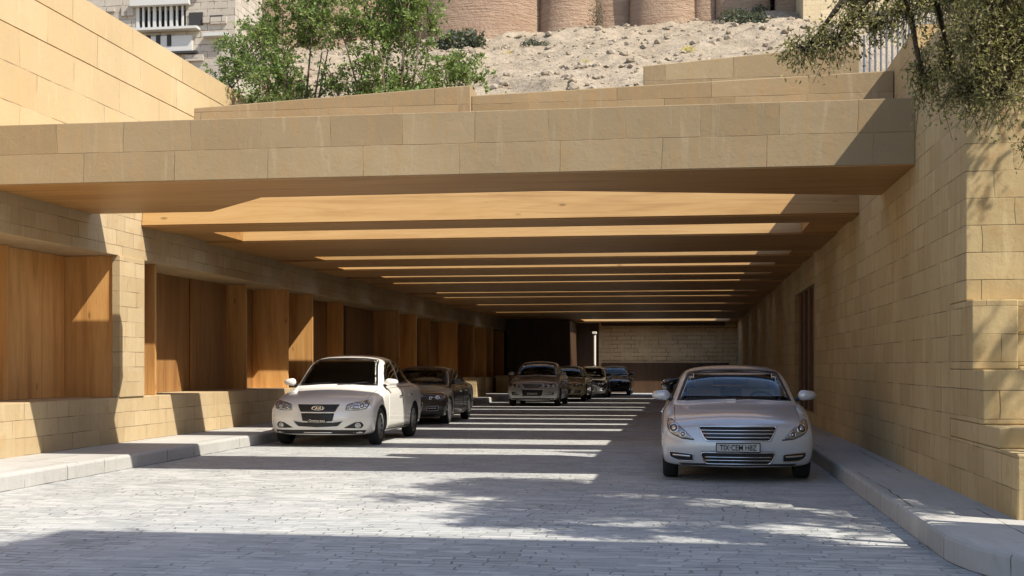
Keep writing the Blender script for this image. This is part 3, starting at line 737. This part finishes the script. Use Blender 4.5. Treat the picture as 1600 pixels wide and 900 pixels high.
def car_body(sx, sz, top):
    """lofted body with the wheel wells cut out. top: extra height of the cabin"""
    S = car_sections('')
    bm = bmesh.new(); cr = bm.edges.layers.float.new('crease_edge')
    rings = []
    for (y, bow, pts, dy) in S:
        row = []
        for i, (x, z) in enumerate(pts):
            yy = y + dy[i] + bow * (abs(x) / .9) ** 2.4
            if i == 0 or i == 10: yy = y + dy[i]
            zz = z + top * max(0., min(1., (z - .97) / .4))
            row.append((x, yy, zz))
        L = [bm.verts.new((-x * sx, yy, zz * sz)) if 0 < i < 10 else None for i, (x, yy, zz) in enumerate(row)]
        Rr = [bm.verts.new((x * sx, yy, zz * sz)) for (x, yy, zz) in row]
        L[0] = Rr[0]; L[10] = Rr[10]
        rings.append((L, Rr))
    for a, b in zip(rings[:-1], rings[1:]):
        for i in range(10):
            f1 = bm.faces.new((a[1][i], b[1][i], b[1][i + 1], a[1][i + 1]))
            f2 = bm.faces.new((a[0][i + 1], b[0][i + 1], b[0][i], a[0][i]))
    for end, (ring, flip) in enumerate(((rings[0], False), (rings[-1], True))):
        L, Rr = ring
        cen = [Rr[0]]; mid = {0: [], 1: []}
        for i in range(1, 10):
            x, y, z = Rr[i].co
            y0 = S[0 if end == 0 else -1][0] + (S[0 if end == 0 else -1][3][i])
            cen.append(bm.verts.new((0, y0, z)))
            bw = S[0 if end == 0 else -1][1]
            for s, sg in ((0, -1), (1, 1)):
                mid[s].append(bm.verts.new((sg * x * .55, y0 + bw * (x * .55 / sx / .9) ** 2.4, z)))
        cen.append(Rr[10])
        for s, side in ((0, L), (1, Rr)):
            m_ = [cen[0]] + mid[s] + [cen[10]]
            def face(*v):
                v = [q for k, q in enumerate(v) if q not in v[:k]]
                f = bm.faces.new(v)
            for i in range(10):
                if i == 0: face(cen[0], mid[s][0], cen[1]); face(cen[0], side[1], mid[s][0])
                elif i == 9: face(cen[10], cen[9], mid[s][8]); face(cen[10], mid[s][8], side[9])
                else:
                    face(cen[i], mid[s][i - 1], mid[s][i], cen[i + 1]); face(mid[s][i - 1], side[i], side[i + 1], mid[s][i])
    bmesh.ops.recalc_face_normals(bm, faces=bm.faces)
    for a, b in zip(rings[:-1], rings[1:]):
        for s in (0, 1):
            for i, c in ((2, .35), (5, .30), (6, .25), (8, .2)):
                e = bm.edges.get((a[s][i], b[s][i]))
                if e: e[cr] = c
    me = subdivided(bm, 2); bm.free()
    return me
def round_poly(P, r, seg=4):
    out = []; n = len(P)
    for i in range(n):
        a, b, c = Vector(P[i - 1]), Vector(P[i]), Vector(P[(i + 1) % n])
        d1, d2 = (a - b), (c - b); k = min(r, d1.length * .45, d2.length * .45)
        p1, p2 = b + d1.normalized() * k, b + d2.normalized() * k
        for j in range(seg + 1):
            t = j / seg; q = p1 * (1 - t) ** 2 + b * 2 * t * (1 - t) + p2 * t * t
            out.append((q.x, q.y))
    return out
class Car:
    SIDE = ([(1.68, 1.0), (2.70, .995), (2.70, 1.375), (2.42, 1.365), (2.10, 1.295), (1.86, 1.165)],
            [(2.80, .995), (3.62, 1.01), (3.82, 1.045), (3.66, 1.175), (3.42, 1.265), (3.12, 1.335), (2.80, 1.372)])
    def __init__(s, label, loc, paint, sx=1., sy=1., sz=1., top=0., rz=0., style='right', detail=True, wheel_r=.325, group='cars parked in the passage'):
        s.sx, s.sy, s.sz, s.top = sx, sy, sz, top
        s.root = thing('parked_car', loc, label, 'car', group, rz)
        s.off = Vector((0, -LEN * sy / 2, 0))
        me = car_body(sx, sz, top)
        me.transform(Matrix.Diagonal((1, sy, 1, 1)))
        bm = bmesh.new(); bm.from_mesh(me); bmesh.ops.recalc_face_normals(bm, faces=bm.faces)
        s.bvh = BVHTree.FromBMesh(bm); bm.to_mesh(me); bm.free()
        me.materials.clear(); me.materials.append(paint); me.materials.append(M['matte_black']); me.materials.append(M['cabin'])
        me.polygons.foreach_set('use_smooth', [True] * len(me.polygons))
        body = bpy.data.objects.new('body', me); COL.objects.link(body)
        s.yw = (.93 * sy, 3.78 * sy); s.wr = wheel_r
        cm = MB()
        for yw in s.yw:
            for q in (-1, 1):
                seg = 28; rad = wheel_r + .055
                x0, x1 = q * .60 * sx, q * 1.10 * sx
                vv = [(x, yw + rad * math.cos(2 * math.pi * j / seg), wheel_r + rad * math.sin(2 * math.pi * j / seg)) for x in (x0, x1) for j in range(seg)]
                fs = [(j, (j + 1) % seg, seg + (j + 1) % seg, seg + j) for j in range(seg)] + [tuple(range(seg - 1, -1, -1)), tuple(range(seg, 2 * seg))]
                if q > 0: fs = [tuple(reversed(f)) for f in fs]
                cm.add(vv, fs, 1)
        cut = cm.build('cut', [M['matte_black'], M['matte_black']])
        cb = bmesh.new(); cb.from_mesh(cut.data); bmesh.ops.recalc_face_normals(cb, faces=cb.faces); cb.to_mesh(cut.data); cb.free()
        md = body.modifiers.new('b', 'BOOLEAN'); md.operation = 'DIFFERENCE'; md.object = cut; md.solver = 'EXACT'
        cuts = [cut]
        def cutter(build):
            q = MB(); build(q); co = q.build('cut', [M['cabin'], M['cabin'], M['cabin']])
            co.data.polygons.foreach_set('material_index', [2] * len(co.data.polygons))
            b2 = bmesh.new(); b2.from_mesh(co.data); bmesh.ops.recalc_face_normals(b2, faces=b2.faces); b2.to_mesh(co.data); b2.free()
            m2 = body.modifiers.new('c', 'BOOLEAN'); m2.operation = 'DIFFERENCE'; m2.object = co; m2.solver = 'EXACT'; cuts.append(co)
        zt = s.zt
        ws = [(x * .93 * sx, zt(z)) for x, z in ((-.73, 1.0), (0, 1.025), (.73, 1.0), (.60, 1.335), (.54, 1.36), (0, 1.385), (-.54, 1.36), (-.60, 1.335))]
        cutter(lambda q: q.xprism(ws, 1.12 * sy, 3.45 * sy))
        cutter(lambda q: q.xprism([(-.50 * sx, zt(1.11)), (.50 * sx, zt(1.11)), (.44 * sx, zt(1.31)), (-.44 * sx, zt(1.31))], 3.40 * sy, 4.4 * sy))
        for q_ in (-1, 1):
            for w_ in s.SIDE:
                pl = [(y * sy, zt(z)) for y, z in w_]; cyy = sum(p[0] for p in pl) / len(pl); czz = sum(p[1] for p in pl) / len(pl)
                pl = [(cyy + (y - cyy) * .95, czz + (z - czz) * .90) for y, z in pl]
                def bld(q, pl=pl, q_=q_):
                    n = len(pl); q.add([(q_ * .40, y, z) for y, z in pl] + [(q_ * 1.2, y, z) for y, z in pl],
                        [tuple(range(n)), tuple(range(2 * n - 1, n - 1, -1))] + [(i, n + i, n + (i + 1) % n, (i + 1) % n) for i in range(n)])
                cutter(bld)
        bpy.context.view_layer.update()
        dg = bpy.context.evaluated_depsgraph_get()
        fin_ = bpy.data.meshes.new_from_object(body.evaluated_get(dg))
        fin_.transform(Matrix.Translation(s.off)); fin_.name = 'body'
        bpy.data.objects.remove(body)
        for co in cuts: bpy.data.objects.remove(co)
        s.body = bpy.data.objects.new('body', fin_); COL.objects.link(s.body); s.body.parent = s.root
        wn_ = s.body.modifiers.new('n', 'WEIGHTED_NORMAL'); wn_.keep_sharp = True
        s.paint = paint
        s.style = style; s.detail = detail
        s.wheels(); s.windows(); s.front(); s.sides()
    # a patch cut to a flat outline and laid on the body's own surface
    def hit(s, u, v, axis):
        if axis == 'front': o, d = Vector((u, -2, v)), Vector((0, 1, 0))
        elif axis == 'rear': o, d = Vector((u, 9, v)), Vector((0, -1, 0))
        elif axis == 'left': o, d = Vector((-3, u, v)), Vector((1, 0, 0))
        elif axis == 'top': o, d = Vector((u, v, 4)), Vector((0, 0, -1))
        else: o, d = Vector((3, u, v)), Vector((-1, 0, 0))
        h = s.bvh.ray_cast(o, d)
        if h[0] is None:
            p = {'front': Vector((u, .3, v)), 'rear': Vector((u, 4.5 * s.sy, v)), 'left': Vector((-.8, u, v)), 'right': Vector((.8, u, v)), 'top': Vector((u, v, 1))}[axis]
            h = s.bvh.find_nearest(p)
        return h[0], h[1]
    def patch(s, name, mat, outline, axis, off=.004, thick=.012, step=.05, parent=None, hole=None, smooth=True):
        bm = bmesh.new()
        vs_ = [bm.verts.new((u, v, 0)) for u, v in outline]
        if hole:
            hv = [bm.verts.new((u, v, 0)) for u, v in hole]; n = len(vs_)
            for i in range(n): bm.faces.new((vs_[i], vs_[(i + 1) % n], hv[(i + 1) % n], hv[i]))
        else: bm.faces.new(vs_)
        us = [p[0] for p in outline]; ws = [p[1] for p in outline]
        for ax, lo, hi in ((0, min(us), max(us)), (1, min(ws), max(ws))):
            k = lo + step
            while k < hi - 1e-4:
                no = Vector((1, 0, 0)) if ax == 0 else Vector((0, 1, 0)); co = no * k
                bmesh.ops.bisect_plane(bm, geom=bm.verts[:] + bm.edges[:] + bm.faces[:], plane_co=co, plane_no=no, dist=1e-5)
                k += step
        bmesh.ops.triangulate(bm, faces=[f for f in bm.faces if len(f.verts) > 4])
        for v in bm.verts:
            p, nn = s.hit(v.co.x, v.co.y, axis)
            v.co = p + nn * off
        bmesh.ops.recalc_face_normals(bm, faces=bm.faces)
        # make the normals look outwards
        c = sum((f.normal * f.calc_area() for f in bm.faces), Vector())
        want = {'front': Vector((0, -1, .2)), 'rear': Vector((0, 1, .2)), 'left': Vector((-1, 0, 0)), 'right': Vector((1, 0, 0)), 'top': Vector((0, 0, 1))}[axis]
        if c.dot(want) < 0: bmesh.ops.reverse_faces(bm, faces=bm.faces)
        bmesh.ops.translate(bm, verts=bm.verts, vec=s.off)
        me = bpy.data.meshes.new(name); bm.to_mesh(me); bm.free(); me.materials.append(mat)
        me.polygons.foreach_set('use_smooth', [smooth] * len(me.polygons))
        o = bpy.data.objects.new(name, me); COL.objects.link(o); o.parent = parent or s.root
        if thick:
            sm = o.modifiers.new('t', 'SOLIDIFY'); sm.thickness = thick; sm.offset = -1; sm.use_rim = True
        return o
    def local(s, mb, name, mat, parent=None, **k):
        """mesh in car space (front at y = 0) put under the car"""
        w = parent_world(s.root)
        mb.v = [(x + w.x, y + s.off.y + w.y, z + w.z) for x, y, z in mb.v]
        o = mb.build(name, mat, s.root, **k)
        if parent: o.parent = parent
        return o
    def wheels(s):
        r = s.wr
        for yw in s.yw:
            for q in (-1, 1):
                xo = q * .905 * s.sx
                prof = [(-.10, r * .70), (-.098, r * .90), (-.085, r * .97), (-.05, r), (.05, r), (.085, r * .97), (.098, r * .90), (.10, r * .70)]
                mb = MB(); seg = 36
                for (dx, rr) in prof:
                    for j in range(seg):
                        t = 2 * math.pi * j / seg; mb.v.append((xo - q * .105 + dx, yw + rr * math.cos(t), r + rr * math.sin(t)))
                for a in range(len(prof) - 1):
                    for j in range(seg): mb.f.append((a * seg + j, a * seg + (j + 1) % seg, (a + 1) * seg + (j + 1) % seg, (a + 1) * seg + j)); mb.mi.append(0)
                wh = s.local(mb, 'wheel', M['tyre'], smooth=True)
                rm = MB(); xf = xo - q * .012
                def ring(xa, xb, ra, rb):
                    o = len(rm.v)
                    for (x, rr) in ((xa, ra), (xb, rb)):
                        for j in range(seg): t = 2 * math.pi * j / seg; rm.v.append((x, yw + rr * math.cos(t), r + rr * math.sin(t)))
                    for j in range(seg): rm.f.append((o + j, o + (j + 1) % seg, o + seg + (j + 1) % seg, o + seg + j)); rm.mi.append(0)
                ring(xf - q * .01, xf, r * .71, r * .70); ring(xf, xf - q * .012, r * .70, r * .62); ring(xf - q * .012, xf - q * .14, r * .62, r * .60)
                for j in range(10):
                    t = 2 * math.pi * (j + .5) / 10; ct, st_ = math.cos(t), math.sin(t); w0, w1 = .030, .020
                    def P(rad, wid, x): return (x, yw + rad * ct - wid * st_, r + rad * st_ + wid * ct)
                    a = [P(.04, -w0, xf - q * .03), P(.04, w0, xf - q * .03), P(r * .63, w1, xf - q * .012), P(r * .63, -w1, xf - q * .012)]
                    b = [P(.04, -w0, xf - q * .06), P(.04, w0, xf - q * .06), P(r * .63, w1, xf - q * .05), P(r * .63, -w1, xf - q * .05)]
                    rm.add(a + b, [(0, 1, 2, 3), (7, 6, 5, 4), (0, 4, 5, 1), (1, 5, 6, 2), (2, 6, 7, 3), (3, 7, 4, 0)])
                rm.tube([(xf - q * .07, yw, r), (xf - q * .022, yw, r)], .055, 14)
                s.local(rm, 'rim', M['rim'], parent=wh)
                dk = MB(); dk.tube([(xf - q * .13, yw, r), (xf - q * .10, yw, r)], r * .62, 24)
                s.local(dk, 'brake_disc', M['dark_trim'], parent=wh)
    def zt(s, z): return (z + s.top * max(0., min(1., (z - .97) / .4))) * s.sz
    def windows(s):
        sx, sy, zt = s.sx, s.sy, s.zt
        bot = [(-.73, .985), (-.55, .990), (-.3, 1.005), (0, 1.012), (.3, 1.005), (.55, .990), (.73, .985)]
        topq = [(.60, 1.35), (.56, 1.375), (.35, 1.402), (0, 1.410), (-.35, 1.402), (-.56, 1.375), (-.60, 1.35)]
        ol = [(x * sx, zt(z)) for x, z in bot + topq]
        ol2 = [(x * .955 * sx, zt(z + (.012 if i < 7 else -.022))) for i, (x, z) in enumerate(bot + topq)]
        ws_ = s.patch('windscreen', M['dark_trim'], ol, 'front', .003, .010, hole=ol2)
        s.patch('pane', M['glass' if s.style == 'left' else 'dark_glass'], ol2, 'front', .006, .006, parent=ws_)
        ol = [(x * sx, zt(z)) for x, z in [(-.66, 1.09), (0, 1.11), (.66, 1.09), (.50, 1.33), (0, 1.365), (-.50, 1.33)]]
        s.patch('rear_window', M['glass'], ol, 'rear', .004, .008)
        # cabin: seats, dash top, mirror
        for x0 in (-.37, .37):
            sb_ = MB(); sb_.box((x0 - .23) * sx, (x0 + .23) * sx, 2.52 * sy, 2.64 * sy, zt(.95), zt(1.13)); sb_.box((x0 - .05) * sx, (x0 + .05) * sx, 2.57 * sy, 2.61 * sy, zt(1.12), zt(1.16)); sb_.box((x0 - .13) * sx, (x0 + .13) * sx, 2.54 * sy, 2.63 * sy, zt(1.15), zt(1.29))
            s.local(sb_, 'front_seat', M['seat'], bevel=.03)
        rb = MB(); rb.box(-.52 * sx, .52 * sx, 3.28 * sy, 3.40 * sy, zt(.95), zt(1.10))
        for x0 in (-.34, .34): rb.box((x0 - .11) * sx, (x0 + .11) * sx, 3.29 * sy, 3.38 * sy, zt(1.11), zt(1.20))
        s.local(rb, 'rear_seat', M['seat'], bevel=.02)
        s.local(MB().box(-.12, .12, 1.98 * sy, 2.0 * sy, zt(1.27), zt(1.33)), 'rear_view_mirror', M['dark_trim'], bevel=.008)
        st_ = MB(); st_.tube([(.36 * sx + .17 * math.cos(t), 1.72 * sy - .0 * t, zt(.98) + .12 * math.sin(t)) for t in [math.pi * i / 10 for i in range(11)]], .016, 6)
        s.local(st_, 'steering_wheel', M['dark_trim'])
        for ax in ('left', 'right'):
            for w_ in s.SIDE:
                ol = round_poly([(y * sy, zt(z)) for y, z in w_], .03, 2)
                s.patch('side_window', M['glass'], ol, ax, .004, .008)
    def sides(s):
        sx, sy, sz = s.sx, s.sy, s.sz
        if not s.detail: pass
        for ax, q in (('left', -1), ('right', 1)):
            for ol in ([(1.46, .27), (2.74, .27), (2.74, .955), (1.60, .94), (1.46, .85)], [(2.76, .27), (3.30, .27), (3.42, .56), (3.62, .74), (3.86, .955), (2.76, .955)]):
                o2 = round_poly([(y * sy, z * sz) for y, z in ol], .05, 3)
                dr = s.patch('door', s.paint, o2, ax, .0045, .004, step=.06)
                sh = [(y + (.0 if i < 0 else 0), z) for i, (y, z) in enumerate(o2)]
                cy_, cz_ = sum(p[0] for p in sh) / len(sh), sum(p[1] for p in sh) / len(sh)
                s.patch('seal', M['dark_trim'], [(cy_ + (y - cy_) * 1.014, cz_ + (z - cz_) * 1.018) for y, z in o2], ax, .0012, .003, parent=dr, step=.06)
                hy = max(y for y, z in ol) - .30 if ol[0][0] < 2 else 3.34
                p, n = s.hit(hy * sy, .80 * sz, ax)
                hb = MB(); hb.box(min(p.x - .01 * q, p.x + .035 * q), max(p.x - .01 * q, p.x + .035 * q), p.y - .09, p.y + .09, p.z - .014, p.z + .014)
                s.local(hb, 'handle', M['chrome'], parent=dr, bevel=.008)
            # sill
            s.patch('sill', M['matte_black'] if s.style == 'left' else s.paint, [(1.38 * sy, .205 * sz), (3.32 * sy, .205 * sz), (3.32 * sy, .25 * sz), (1.38 * sy, .25 * sz)], ax, .012, .02, step=.1)
            # mirror
            p, n = s.hit(1.62 * sy, .985 * sz, ax)
            cx, cy_, cz = p.x + q * .15, p.y - .02, p.z + .07
            bm = bmesh.new(); bmesh.ops.create_uvsphere(bm, u_segments=18, v_segments=10, radius=1)
            for v in bm.verts:
                x, y, z = v.co
                y = max(y, -.9) if y < 0 else y * .35
                wz = .078 * (1 - .22 * (x * q))
                zz = max(-.8, min(.85, z))
                v.co = Vector((cx + x * .125, cy_ + y * .085 + .02 * x * q, cz + zz * wz))
            mb = MB(); mb.add([v.co for v in bm.verts], [tuple(v.index for v in f.verts) for f in bm.faces]); bm.free()
            mr = s.local(mb, 'mirror', s.paint, smooth=True)
            ar = MB(); ar.tube([(p.x - q * .03, p.y + .01, p.z), (p.x + q * .05, p.y, p.z + .02), (cx - q * .03, cy_, cz - .03)], [.03, .024, .02], 8)
            s.local(ar, 'mirror_arm', M['dark_trim'], parent=mr)
            gl = MB(); gl.box(cx - .10, cx + .10, cy_ + .03, cy_ + .034, cz - .05, cz + .05)
            s.local(gl, 'mirror_glass', M['mirror_glass'], parent=mr)
        # bonnet shut lines
        for q in (-1, 1):
            ln = [(q * .74 * sx, .32 * sy), (q * .745 * sx, .32 * sy + .01), (q * .765 * sx, 1.28 * sy), (q * .755 * sx, 1.28 * sy)]
            s.patch('bonnet_gap', M['dark_trim'], ln, 'top', .001, .003, step=.08)
        # rear lamps and plate
        for q in (-1, 1):
            s.patch('tail_lamp', plain_red, [(q * .50 * sx, .80 * sz), (q * .80 * sx, .80 * sz), (q * .80 * sx, .92 * sz), (q * .52 * sx, .90 * sz)], 'rear', .004, .01)
        # wipers
        for x0 in (-.62, .02):
            a, _ = s.hit(x0 * sx, s.zt(.995), 'front'); b, _ = s.hit((x0 + .52) * sx, s.zt(1.03), 'front')
            m2, _ = s.hit((x0 + .26) * sx, s.zt(1.01), 'front')
            up = Vector((0, -.014, .012))
            s.local(MB().tube([a + up, m2 + up, b + up], .008, 5), 'wiper', M['dark_trim'])
    def disc(s, name, mat, u, v, ru, rv, parent=None, off=.008, axis='front', n=20, inner=0.):
        ol = [(u + ru * math.cos(2 * math.pi * i / n), v + rv * math.sin(2 * math.pi * i / n)) for i in range(n)]
        ho = [(u + inner * ru * math.cos(2 * math.pi * i / n), v + inner * rv * math.sin(2 * math.pi * i / n)) for i in range(n)] if inner else None
        return s.patch(name, mat, ol, axis, off, .01, step=.03, parent=parent, hole=ho)
    def scaled(s, ol, k):
        cu = (min(p[0] for p in ol) + max(p[0] for p in ol)) / 2; cv = (min(p[1] for p in ol) + max(p[1] for p in ol)) / 2
        w = max(p[0] for p in ol) - min(p[0] for p in ol); h_ = max(p[1] for p in ol) - min(p[1] for p in ol)
        return [(cu + (u - cu) * (1 - 2 * k / w), cv + (v - cv) * (1 - 2 * k / h_)) for u, v in ol]
    def framed(s, name, mat, ol, frame=.012, fmat=None, off=.004):
        base = s.patch(name, mat, ol, 'front', off, .01, step=.04)
        s.patch('frame', fmat or M['chrome'], s.scaled(ol, -frame), 'front', off + .007, .014, step=.04, parent=base, hole=ol)
        return base
    def slat(s, parent, x0, x1, z, h_=.012, off=.012, mat=None):
        return s.patch('slat', mat or M['chrome'], [(x0, z - h_ / 2), (x1, z - h_ / 2), (x1, z + h_ / 2), (x0, z + h_ / 2)], 'front', off, .012, step=.06, parent=parent)
    def plate(s, z, w, h_, text, dark=False, rise=.022):
        p, _ = s.hit(0, z, 'front'); y = p.y - rise
        mb = MB(); mb.box(-w / 2, w / 2, y - .006, y + .02, z - h_ / 2, z + h_ / 2)
        pl = s.local(mb, 'number_plate', M['dark_trim'] if dark else M['plate'], bevel=.004)
        if not dark:
            fr = MB()
            for a in ((-w / 2 - .008, w / 2 + .008, z + h_ / 2, z + h_ / 2 + .01), (-w / 2 - .008, w / 2 + .008, z - h_ / 2 - .01, z - h_ / 2), (-w / 2 - .01, -w / 2, z - h_ / 2, z + h_ / 2), (w / 2, w / 2 + .01, z - h_ / 2, z + h_ / 2)):
                fr.box(a[0], a[1], y - .009, y + .015, a[2], a[3])
            s.local(fr, 'plate_frame', M['dark_trim'], parent=pl)
        s.text(text, z, y - .0075, w * .86, h_ * .72, M['chrome'] if dark else M['ink'], pl)
    def text(s, txt, z, y, w, h_, mat, parent, name='lettering', bold=.012):
        cu = bpy.data.curves.new('t', 'FONT'); cu.body = txt; cu.size = 1; cu.extrude = .02; cu.offset = bold
        o = bpy.data.objects.new('t', cu); COL.objects.link(o); bpy.context.view_layer.update()
        me = bpy.data.meshes.new_from_object(o.evaluated_get(bpy.context.evaluated_depsgraph_get()))
        bpy.data.objects.remove(o)
        co = np.array([v.co for v in me.vertices]); lo, hi = co.min(0), co.max(0); sc_ = np.array((w / (hi[0] - lo[0]), h_ / (hi[1] - lo[1])))
        mb = MB(); mb.add([((c[0] - (lo[0] + hi[0]) / 2) * sc_[0], y - (c[2] - lo[2]) * .05, z + (c[1] - (lo[1] + hi[1]) / 2) * sc_[1]) for c in co], [tuple(p.vertices) for p in me.polygons])
        s.local(mb, name, mat, parent=parent); bpy.data.meshes.remove(me)
    def front(s):
        sx, sz = s.sx, s.sz
        def o(pts, r=.02): return round_poly([(x * sx, z * sz) for x, z in pts], r, 3)
        def mir(pts): return [(-x, z) for x, z in reversed(pts)]
        if s.style == 'right':
            gr = s.framed('grille', M['dark_trim'], o([(-.37, .53), (.37, .53), (.455, .69), (-.455, .69)], .03), .013)
            for z in (.565, .61, .65): s.slat(gr, -(.37 + (z - .53) * .5) * sx, (.37 + (z - .53) * .5) * sx, z * sz, .011)
            lo = s.framed('lower_grille', M['dark_trim'], o([(-.38, .245), (.38, .245), (.435, .375), (-.435, .375)], .04), .010)
            for z in (.285, .325): s.slat(lo, -.39 * sx, .39 * sx, z * sz, .010)
            for sg in (0, 1):
                f = (lambda P: P) if sg else mir
                hp = f([(.50, .525), (.66, .54), (.79, .60), (.84, .68), (.835, .77), (.79, .785), (.66, .68), (.56, .58)])
                hl = s.patch('headlight', M['dark_trim'], o(hp, .03), 'front', .003, .012, step=.03)
                s.patch('lens', M['lamp'], s.scaled(o(hp, .03), .012), 'front', .006, .008, step=.03, parent=hl)
                q = 1 if sg else -1
                for (u, v, r1) in ((.755, .672, .062), (.645, .598, .042)):
                    s.disc('reflector', M['lamp_dark'], q * u * sx, v * sz, r1, r1, hl, .009)
                    s.disc('bulb_ring', M['chrome'], q * u * sx, v * sz, r1, r1, hl, .012, inner=.72)
                    s.disc('bulb', M['chrome'], q * u * sx, v * sz, r1 * .4, r1 * .4, hl, .014)
                fg = s.framed('fog_lamp', M['dark_trim'], o(f([(.53, .275), (.70, .275), (.79, .31), (.80, .375), (.53, .355)]), .015), .007)
                s.patch('light_bar', M['chrome'], o(f([(.56, .318), (.76, .330), (.77, .350), (.56, .338)]), .005), 'front', .012, .012, step=.04, parent=fg)
            s.plate(.445, .52, .098, 'TIX·CEM H8Z')
            s.patch('bumper_crease', M['dark_trim'], o([(-.435, .392), (.435, .392), (.435, .397), (-.435, .397)], .002), 'front', .002, .004)
            s.patch('lip', M['matte_black'], o([(-.66, .215), (.66, .215), (.70, .240), (-.70, .240)], .01), 'front', .004, .012)
        elif s.style == 'left':
            gr = s.framed('grille', M['dark_trim'], o([(-.30, .575), (.30, .575), (.37, .70), (-.37, .70)], .02), .010, s.paint)
            s.disc('emblem', M['chrome'], 0, .637 * sz, .125, .040, gr, .012, inner=.80)
            p, _ = s.hit(0, .637 * sz, 'front')
            s.text('CAVU', .637 * sz, p.y - .012, .20, .052 * sz, M['chrome'], gr, 'emblem_letters')
            md = s.patch('middle_intake', M['dark_trim'], o([(-.26, .425), (.26, .425), (.29, .555), (-.29, .555)], .02), 'front', .004, .01, step=.04)
            s.plate(.475, .34, .060, 'Omme-auu', True, .02)
            lo = s.framed('lower_grille', M['dark_trim'], o([(-.34, .345), (.0, .33), (.34, .345), (.43, .425), (.27, .405), (0, .398), (-.27, .405), (-.43, .425)], .02), .008, M['chrome'])
            for sg in (0, 1):
                f = (lambda P: P) if sg else mir; q = 1 if sg else -1
                hp = f([(.46, .60), (.66, .60), (.80, .625), (.835, .70), (.80, .765), (.62, .735), (.48, .70)])
                hl = s.patch('headlight', M['lamp_dark'], o(hp, .03), 'front', .003, .012, step=.03)
                s.patch('lens', M['lamp'], s.scaled(o(hp, .03), .008), 'front', .006, .008, step=.03, parent=hl)
                for (u, v, r1) in ((.72, .675, .055), (.565, .65, .045)):
                    s.disc('reflector', M['lamp_dark'], q * u * sx, v * sz, r1, r1, hl, .009)
                    s.disc('bulb_ring', M['chrome'], q * u * sx, v * sz, r1, r1, hl, .012, inner=.75)
                    s.disc('bulb', M['chrome'], q * u * sx, v * sz, r1 * .45, r1 * .45, hl, .014)
                fg = s.patch('fog_recess', M['dark_trim'], o(f([(.44, .315), (.72, .305), (.765, .36), (.72, .415), (.62, .405)]), .025), 'front', .004, .01, step=.03)
                s.disc('fog_lamp', M['lamp'], q * .67 * sx, .355 * sz, .042, .042, fg, .012)
                s.disc('fog_ring', M['chrome'], q * .67 * sx, .355 * sz, .048, .048, fg, .013, inner=.85)
            s.patch('skirt', M['matte_black'], o([(-.74, .215), (.74, .215), (.80, .275), (0, .285), (-.80, .275)], .02), 'front', .005, .014, step=.05)
            s.patch('skid_strip', M['chrome'], o([(-.24, .232), (.24, .232), (.25, .247), (-.25, .247)], .004), 'front', .012, .012)
        else:
            gr = s.framed('grille', M['dark_trim'], o([(-.27, .60), (.27, .60), (.36, .71), (-.36, .71)], .03), .016)
            s.slat(gr, -.32 * sx, .32 * sx, .655 * sz, .012)
            lo = s.framed('lower_grille', M['dark_trim'], o([(-.33, .33), (.33, .33), (.38, .54), (-.38, .54)], .03), .014)
            s.plate(.455, .36, .075, 'GK 4721' if s.style == 'far' else 'DR 8306')
            for sg in (0, 1):
                f = (lambda P: P) if sg else mir; q = 1 if sg else -1
                hl = s.patch('headlight', M['lamp_dark'], o(f([(.43, .61), (.68, .61), (.83, .64), (.82, .745), (.58, .72), (.45, .69)]), .03), 'front', .003, .012, step=.04)
                for (u, v, r1) in ((.72, .675, .05), (.56, .66, .042)): s.disc('bulb_ring', M['chrome'], q * u * sx, v * sz, r1, r1, hl, .010, inner=.5)
                fg = s.framed('fog_lamp', M['dark_trim'], o(f([(.47, .36), (.72, .36), (.76, .46), (.50, .45)]), .02), .010)
                s.slat(fg, q * (.50 if q > 0 else .70) * sx, q * (.70 if q > 0 else .50) * sx, .41 * sz, .016) if q > 0 else s.slat(fg, -.70 * sx, -.50 * sx, .41 * sz, .016)
            s.patch('skirt', M['matte_black'], o([(-.70, .215), (.70, .215), (.76, .27), (-.76, .27)], .02), 'front', .005, .014)
plain_red = plain('tail lamp red', (.25, .01, .01), .15, 0, .5, 1.)
def park(label, x, yfront, paint, **k):
    sy = k.get('sy', 1.)
    return Car(label, (x, yfront + LEN * sy / 2, 0), paint, **k)
park('silver saloon with slatted chrome grille parked beside the right pavement', .62, 15.2, M['silver'], sx=1.04, sz=1.0, style='right')
park('white saloon in front of the timber panels, nearest car on the left', -6.55, 21.0, M['white'], sx=1.06, sz=1.09, sy=.95, top=.07, style='left', wheel_r=.345)
park('charcoal saloon tucked right behind the white saloon', -6.82, 29.2, M['charcoal'], sx=1.0, sy=.95, style='far')
park('gunmetal car with bright grille frame, middle of the left row', -5.5, 43.2, M['gunmetal'], sx=1.02, sz=1.12, sy=.95, style='far')
park('cream car directly behind the gunmetal car', -5.05, 49.4, M['cream'], sx=1.0, sy=.95, style='far2')
park('dark grey car behind the cream car', -4.5, 54.6, M['charcoal'], sx=1.0, sy=.95, style='far')
park('black car at the end of the left row near the back wall', -3.7, 60.0, M['black'], sx=1.0, sy=.95, style='far2')
Car('black car parked crosswise in front of the back wall', (.9, 64.3, 0), M['black'], sy=.92, rz=R(-90), style='far2')
